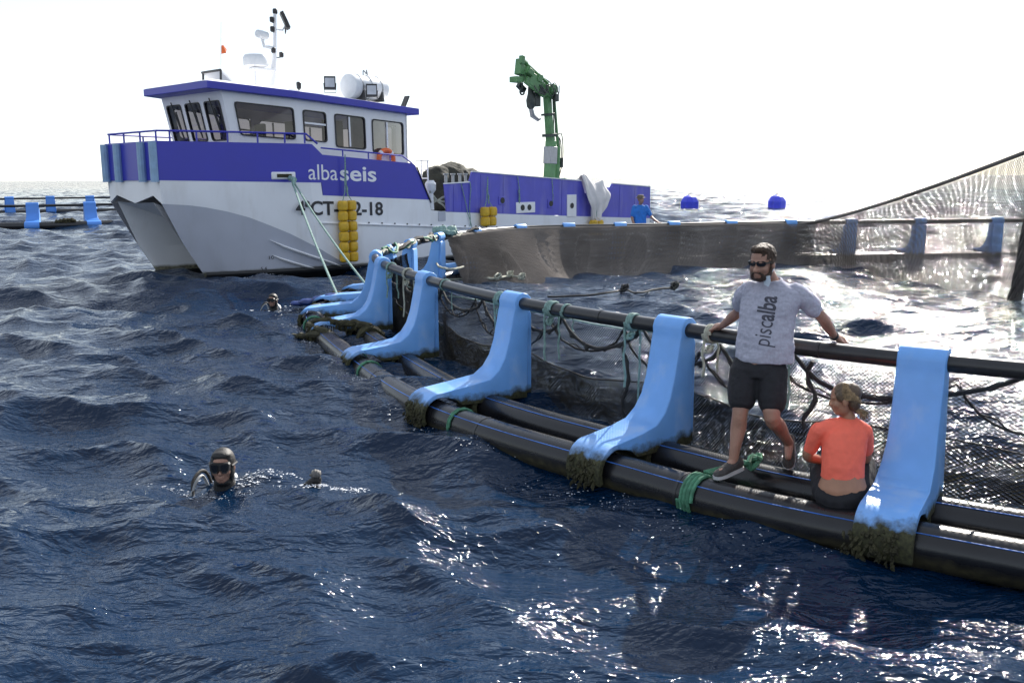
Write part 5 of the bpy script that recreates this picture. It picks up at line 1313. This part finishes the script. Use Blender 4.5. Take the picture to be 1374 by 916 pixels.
wt = MB(); wd = (wrL - elL).normalized(); wt.lathe(wrL - wd * .03, wd, [(.036, 0), (.038, .004), (.038, .022), (.036, .026)], 14); wt.build('watch', 'gasket', man, off=man_base)

# ------------------------------------------------ the seated woman
wb = Vector((J(1130, 668, 6.42).x, 6.42, 0.23))
wom = thing('person', 'woman in coral short-sleeved top and black shorts sitting on the pipe with her back turned', 'person', wb)
f, l, u = basis((-0.30, 0.95, 0))                     # she faces away over the cage
sk = MB()
pel, wst, chs, nck = J(1131, 655, 6.45), J(1132, 632, 6.45), J(1133, 590, 6.50), J(1139, 562, 6.55)
stack(sk, [(J(1130, 664, 6.44), .175, .13), (J(1130, 652, 6.44), .178, .125), (J(1131, 640, 6.44), .158, .105), (J(1132, 628, 6.45), .150, .098), (J(1132, 600, 6.48), .145, .08), (J(1134, 575, 6.51), .14, .07), (J(1137, 564, 6.54), .06, .045)], f, l, 22)
limb(sk, [nck - Vector((0, 0, .05)), nck, J(1136, 546, 6.56)], [.058, .050, .048], 12)
hf, hl, hu = basis((-0.93, 0.33, -0.12)); hc = J(1133, 535, 6.54); WS = 0.98
hp = head_shape(sk, hc, hf, hl, hu, WS, 0.94)
shA, elA, wrA = J(1097, 577, 6.50), J(1084, 611, 6.58), J(1112, 622, 6.86)
limb(sk, [shA, shA.lerp(elA, .5), elA, elA.lerp(wrA, .4), wrA], [.040, .040, .038, .036, .026], 12); hand(sk, wrA, (.6, .7, 0), (0, .3, -1), .9, .5, side=1)
shB, elB, wrB = J(1162, 579, 6.53), J(1163, 612, 6.68), J(1152, 628, 6.90)
limb(sk, [shB, shB.lerp(elB, .5), elB, elB.lerp(wrB, .4), wrB], [.040, .040, .038, .036, .026], 12); hand(sk, wrB, (-.5, .8, 0), (0, .3, -1), .9, .5, side=-1)
hipA, knA, anA = J(1112, 660, 6.50), J(1102, 622, 6.86), J(1104, 668, 6.98)
hipB, knB, anB = J(1150, 660, 6.50), J(1160, 622, 6.86), J(1150, 668, 6.98)
for a, b, c_ in ((hipA, knA, anA), (hipB, knB, anB)):
    limb(sk, [a, a.lerp(b, .5), b, b.lerp(c_, .35), c_], [.10, .085, .062, .055, .038], 14); limb(sk, [c_, c_ + Vector((-.03, .10, -.04)), c_ + Vector((-.04, .17, -.06))], [.036, .035, .026], 10)
blob('body', sk, 0.0075, 'skin_tan', 4, parent=wom, off=wb)
tp = MB()
stack(tp, [(J(1130.5, 639, 6.45), .164, .112), (J(1131, 633, 6.45), .162, .110), (J(1131.5, 622, 6.45), .160, .108), (J(1133, 600, 6.48), .168, .110), (J(1134, 587, 6.50), .174, .106), (J(1135, 576, 6.51), .155, .092), (J(1136, 567, 6.54), .105, .072), (J(1138, 560, 6.55), .066, .056)], f, l, 24, 2.3)
limb(tp, [shA + Vector((.010, 0, .0)), shA.lerp(elA, .3), shA.lerp(elA, .74)], [.060, .056, .050], 14)
limb(tp, [shB - Vector((.010, 0, 0)), shB.lerp(elB, .3), shB.lerp(elB, .74)], [.058, .054, .049], 14)
limb(tp, [J(1128, 570, 6.53), J(1112, 573, 6.52), shA + Vector((.008, 0, -.004))], [.058, .060, .056], 14)
limb(tp, [J(1143, 570, 6.54), J(1153, 574, 6.53), shB - Vector((.008, 0, .004))], [.058, .058, .054], 14)
blob('top', tp, 0.008, 'coral', 3, 0.004, 10, parent=wom, off=wb)
st_ = MB()
stack(st_, [(J(1129, 676, 6.44), .175, .15), (J(1129, 664, 6.44), .192, .150), (J(1130, 654, 6.45), .186, .135), (J(1130.5, 648, 6.45), .172, .122)], f, l, 22, 2.3)
for a, b in ((hipA, knA), (hipB, knB)): limb(st_, [a, a.lerp(b, .5), a.lerp(b, .98)], [.118, .108, .085], 16)
blob('shorts', st_, 0.009, 'shorts_black', 3, 0.004, 8, parent=wom, off=wb)
R_ = rotm(hf, hl, hu)
hm = MB(); hm.ball(hp(-.020, 0, .040), (.103 * WS, .085 * WS, .092 * WS), 20, 14, R_); hm.ball(hp(-.06, 0, -.02), (.055 * WS, .074 * WS, .075 * WS), 14, 10, R_)
for b in (-1, 1): hm.ball(hp(.01, b * .068, .03), (.05 * WS, .018 * WS, .042 * WS), 10, 8, R_)
blob('hair', hm, 0.006, 'hair_dark', 4, 0.002, 40, parent=wom, off=wb)
hm = MB()
for b in range(13):                                   # combed strands from the temple back to the tie
    a_ = -0.30 + b * 0.12; c0 = math.cos(a_); s0 = math.sin(a_)
    pt = lambda x, e: hp(x, (.087 * c0 + e) * 1.0, .036 + .094 * s0)
    limb(hm, [hp(.035 - .02 * abs(s0), .070 * c0, .036 + .080 * s0), pt(-.02, .0), hp(-.075, .070 * c0, .020 + .066 * s0), hp(-.112, .045, -.03 + .012 * s0)], [.003, .006, .006, .004], 6)
hm.build('highlights', 'hair_blonde', wom, off=wb)['kind'] = 'stuff'
hm = MB(); tie = J(1149, 551, 6.50)
for b in range(16):
    e = tie + Vector((rnd.uniform(.02, .075), rnd.uniform(-.05, .0), rnd.uniform(-.06, .0))); limb(hm, [tie + Vector((rnd.uniform(-.012, .012), -.01, rnd.uniform(-.012, .012))), tie.lerp(e, .55) + Vector((.012, -.014, .012)), e], [.008, .010, .004], 6)
hm.build('ponytail', 'hair_blonde', wom, off=wb)['kind'] = 'stuff'
hm = MB(); hm.lathe(tie - Vector((.012, 0, 0)), (1, -.3, -.3), [(.014, 0), (.02, .008), (.014, .016)], 10); hm.build('hair_tie', 'gasket', wom, off=wb)

# ------------------------------------------------ the worker behind the far rail
kb = ring.pt(13.42, 0.85, 0.22); kx = J(859, 280, kb.y).x; kb = Vector((kx, kb.y, 0.22)); S_ = 1.0
wk = thing('person', 'worker in blue T-shirt and brimmed cap standing behind the far handrail', 'person', kb)
f, l, u = basis((0.15, -0.98, 0))
H_ = lambda a, b, z: kb + l * a + f * b + Vector((0, 0, z))
sk = MB()
for b in (-1, 1): limb(sk, [H_(b * .1, 0, .92), H_(b * .11, .04, .50), H_(b * .12, 0, .06)], [.09, .06, .04], 10); limb(sk, [H_(b * .12, -.02, .03), H_(b * .13, .14, .02)], [.04, .03], 8)
limb(sk, [H_(0, 0, .95), H_(0, 0, 1.3), H_(0, 0, 1.46)], [.09, .09, .05], 12); limb(sk, [H_(0, .0, 1.44), H_(0, .02, 1.56)], [.055, .052], 10)
hf, hl, hu = basis(f + l * .5); hp = head_shape(sk, H_(0, .03, 1.64), hf, hl, hu, 1.1)
limb(sk, [H_(-.21, 0, 1.38), H_(-.25, .03, 1.10), H_(-.20, .14, .86)], [.05, .042, .03], 10); hand(sk, H_(-.20, .14, .86), f + Vector((0, 0, -.2)), (0, 0, -1), 1, .4)
limb(sk, [H_(.21, 0, 1.38), H_(.32, .10, 1.12), H_(.42, .55, .96)], [.05, .042, .03], 10); hand(sk, H_(.42, .55, .96), f + l * .4, (0, 0, -1), 1, .4)
blob('body', sk, 0.014, 'skin', 3, parent=wk, off=kb)
tp = MB(); stack(tp, [(H_(0, 0, .82), .19, .13), (H_(0, 0, 1.05), .19, .13), (H_(0, 0, 1.3), .21, .13), (H_(0, 0, 1.42), .17, .10), (H_(0, 0, 1.48), .08, .07)], f, l, 18)
limb(tp, [H_(-.18, 0, 1.40), H_(-.235, .02, 1.18)], [.08, .07], 12); limb(tp, [H_(.18, 0, 1.40), H_(.28, .07, 1.2)], [.08, .07], 12)
blob('tshirt', tp, 0.016, 'blue_shirt', 3, .006, 8, parent=wk, off=kb)
tp = MB(); stack(tp, [(H_(0, 0, .80), .18, .13), (H_(0, 0, .95), .18, .13)], f, l, 16)
for b in (-1, 1): limb(tp, [H_(b * .1, 0, .88), H_(b * .11, .03, .5), H_(b * .12, 0, .14)], [.11, .085, .07], 12)
blob('trousers', tp, 0.016, 'trousers', 3, parent=wk, off=kb)
tp = MB(); c = hp(-.005, 0, .055); tp.lathe(c - hu * .01, hu, [(.145, -.012), (.155, 0), (.105, .012), (.098, .06), (.07, .085), (.01, .09)], 16); tp.build('hat', 'hat_khaki', wk, off=kb)

# ------------------------------------------------ divers
def diver(x, y, Y, fwd, label, s=1.0, fist=None):
    b = on_sea(x, y) + Vector((0, 0, .03)); f, l, u = basis(fwd)
    t = thing('person', label, 'person', b)
    H_ = lambda a, q, z: b + (l * a + f * q + Vector((0, 0, z))) * s
    sk = MB(); hc = H_(0, 0.02, .145)
    hd_ = MB(); hp = head_shape(hd_, hc, *basis(Vector(fwd) + Vector((0, 0, .06))), s * 1.08, nose=.9); blob('face', hd_, 0.007, 'skin', 3, parent=t, off=b)
    limb(sk, [H_(0, -.02, -.06), H_(0, 0, .06)], [.07 * s, .062 * s], 12)
    stack(sk, [(H_(0, -.05, -.75), .17 * s, .12 * s), (H_(0, -.04, -.4), .20 * s, .13 * s), (H_(0, -.03, -.16), .22 * s, .13 * s), (H_(0, -.02, -.05), .12 * s, .09 * s)], f, l, 18)
    limb(sk, [H_(-.2, -.02, -.12), H_(-.36, .1, -.3), H_(-.2, .3, -.32)], [.065 * s, .055 * s, .04 * s], 10)
    if fist is not None:
        e = (H_(.2, 0, -.12) + fist) / 2 + Vector((0, 0, -.16)); limb(sk, [H_(.2, -.02, -.12), e, fist - Vector((0, 0, .05))], [.065 * s, .055 * s, .04 * s], 10)
    else: limb(sk, [H_(.2, -.02, -.12), H_(.34, .1, -.25), H_(.25, .35, -.1)], [.065 * s, .055 * s, .04 * s], 10)
    for k in (-1, 1): limb(sk, [H_(k * .1, -.05, -.75), H_(k * .14, -.1, -1.2), H_(k * .16, -.3, -1.6)], [.09 * s, .07 * s, .05 * s], 10)
    blob('body', sk, 0.009, 'neoprene', 3, parent=t, off=b)
    hf, hl, hu = basis(Vector(fwd) + Vector((0, 0, .06))); R_ = rotm(hf, hl, hu); q = s * 1.08
    hd = MB(); hd.ball(hp(-.022, 0, .036), (.104 * q, .088 * q, .098 * q), 20, 14, R_); hd.ball(hp(-.040, 0, -.05), (.070 * q, .080 * q, .085 * q), 16, 10, R_); hd.ball(hp(.012, 0, -.112), (.060 * q, .058 * q, .032 * q), 14, 8, R_); hd.ball(hp(.03, 0, .086), (.055 * q, .07 * q, .035 * q), 14, 8, R_)
    for k in (-1, 1): hd.ball(hp(-.005, k * .064, -.035), (.05 * q, .022 * q, .075 * q), 12, 8, R_)
    limb(hd, [H_(0, -.03, -.2), H_(0, -.01, .04)], [.12 * s, .075 * s], 14); limb(hd, [H_(-.19, -.02, -.20), H_(0, -.02, -.13), H_(.19, -.02, -.20)], [.08 * s, .09 * s, .08 * s], 12)
    blob('hood', hd, 0.008, 'neoprene', 3, parent=t, off=b)
    mk = MB(); ol = [(-.070, .030), (-.060, .042), (.060, .042), (.070, .030), (.068, -.012), (.045, -.034), (.020, -.030), (.010, -.014), (-.010, -.014), (-.020, -.030), (-.045, -.034), (-.068, -.012)]
    mk.loft([[hp(.062, x_ * 1.02, z_ * 1.02 + .004) for x_, z_ in ol], [hp(.118 - abs(x_) * .20, x_, z_ + .004) for x_, z_ in ol]]); mo = mk.build('dive_mask', 'gasket', t, off=b, sharp=30)
    for k in (-1, 1):
        g = MB(); ll_ = [(.010, .030), (.056, .032), (.060, .022), (.056, -.012), (.040, -.024), (.020, -.018), (.010, .0)]
        g.loft([[hp(.117 - a * .20, k * a, z_ + .004) for a, z_ in ll_], [hp(.121 - a * .20, k * a, z_ + .004) for a, z_ in ll_]]); g.build('lens', 'black_gloss', mo, off=b)
    ms = MB(); ms.tube([hp(.05, -.075, .012), hp(-.03, -.096, .02), hp(-.10, -.06, .03), hp(-.118, 0, .032), hp(-.10, .06, .03), hp(-.03, .096, .02), hp(.05, .075, .012)], .010 * s, 6, flat=1); ms.build('mask_strap', 'gasket', mo, off=b)
    hs = MB(); hs.tube(spline([H_(-.10, -.10, -.1), H_(-.15, -.12, .04), H_(-.19, -.06, .085), H_(-.23, .04, .03), H_(-.22, .10, -.08)], 6), .014 * s, 8); ho = hs.build('regulator_hose', 'neoprene', t, off=b)
    hs = MB(); hs.tube(spline([H_(-.12, -.06, -.1), H_(-.17, -.04, .05), H_(-.21, .05, .02), H_(-.24, .10, -.08)], 6), .012 * s, 7); hs.build('inflator_hose', 'hose_pale', t, off=b)
    hs = MB(); limb(hs, [H_(.0, -.2, -.6), H_(0, -.22, -.1), H_(0, -.2, .02)], [.09 * s, .09 * s, .03 * s], 14); hs.build('air_tank', 'metal_grey', t, off=b)
    if fist is not None:
        g = MB(); c = fist; g.ball(c, (.044, .040, .034), 14, 10); limb(g, [c - Vector((0, -.02, .12)), c - Vector((0, -.005, .03))], [.036, .036], 12)
        for i in range(4):
            p = c + l * ((i - 1.5) * .0195); hgt = .006 - .008 * abs(i - 1.2)
            limb(g, [p - f * .015 + Vector((0, 0, .024 + hgt)), p + f * .022 + Vector((0, 0, .026 + hgt)), p + f * .044 + Vector((0, 0, .004)), p + f * .032 - Vector((0, 0, .016))], [.0118, .0122, .0115, .010], 10, sub=4)
        limb(g, [c - l * .044 - Vector((0, 0, .01)), c - l * .044 + f * .028, c - l * .012 + f * .052 - Vector((0, 0, .006))], [.014, .013, .011], 10, sub=4)
        blob('glove', g, 0.0045, 'glove_grey', 1, parent=t, off=b)
    return t
fp = on_sea(425, 648) + Vector((0, 0, 0.085))
diver(301, 652, 7.35, (0.10, -1, 0), 'diver in black hood and mask surfacing close by, gloved fist raised', 1.1, fp)
diver(367, 414, 18.4, (-0.15, -1, 0), 'small distant diver in black hood by the outer pipe', 1.0)
# ---------------------------------------------------------------- flecks of foam and splash on the water
def foam_cluster(mb, c, n, sx, sy, r0, r1):
    for i in range(n):
        x, y = rnd.gauss(c[0], sx), rnd.gauss(c[1], sy); z = sea_z(x, y); r = rnd.uniform(r0, r1) * rnd.random()
        if r < r0 * .4: continue
        mb.ball((x, y, z + r * .15), (r * rnd.uniform(1, 2.6), r * rnd.uniform(.8, 1.5), r * rnd.uniform(.25, .5)), 6, 4, Matrix.Rotation(rnd.uniform(0, 3.1), 3, 'Z'))
mb = MB()
d1 = on_sea(301, 652)
foam_cluster(mb, (d1.x + .28, d1.y + .05), 260, .17, .09, .003, .011)
foam_cluster(mb, (d1.x - .25, d1.y), 120, .13, .10, .003, .010)
foam_cluster(mb, (fp.x + .02, fp.y - .12), 150, .14, .06, .003, .011)
foam_cluster(mb, (fp.x + .28, fp.y + .02), 120, .08, .05, .003, .009)
foam_cluster(mb, (d1.x, d1.y - .22), 160, .30, .05, .003, .008)
d2 = on_sea(367, 414); foam_cluster(mb, (d2.x, d2.y - .3), 60, .35, .2, .01, .03)
for i in range(46):                                    # thin wash where the water laps along the outer pipe and the hull
    u_ = rnd.uniform(-0.5, 5.0); q_ = ring.pt(u_, float(ring.offset(u_)) + 0.22 + abs(rnd.gauss(0, .12)), 0)
    foam_cluster(mb, (q_.x, q_.y), 14, .10, .06, .003, .009)
for i in range(16):
    q_ = BW(rnd.uniform(1.4, 5.5), 2.5 + rnd.uniform(-.3, .3), 0); foam_cluster(mb, (q_.x, q_.y), 12, .25, .12, .008, .022)
tag(mb.build('foam', 'foam'), 'white flecks of foam around the divers and along the pipes', 'foam', kind='stuff')
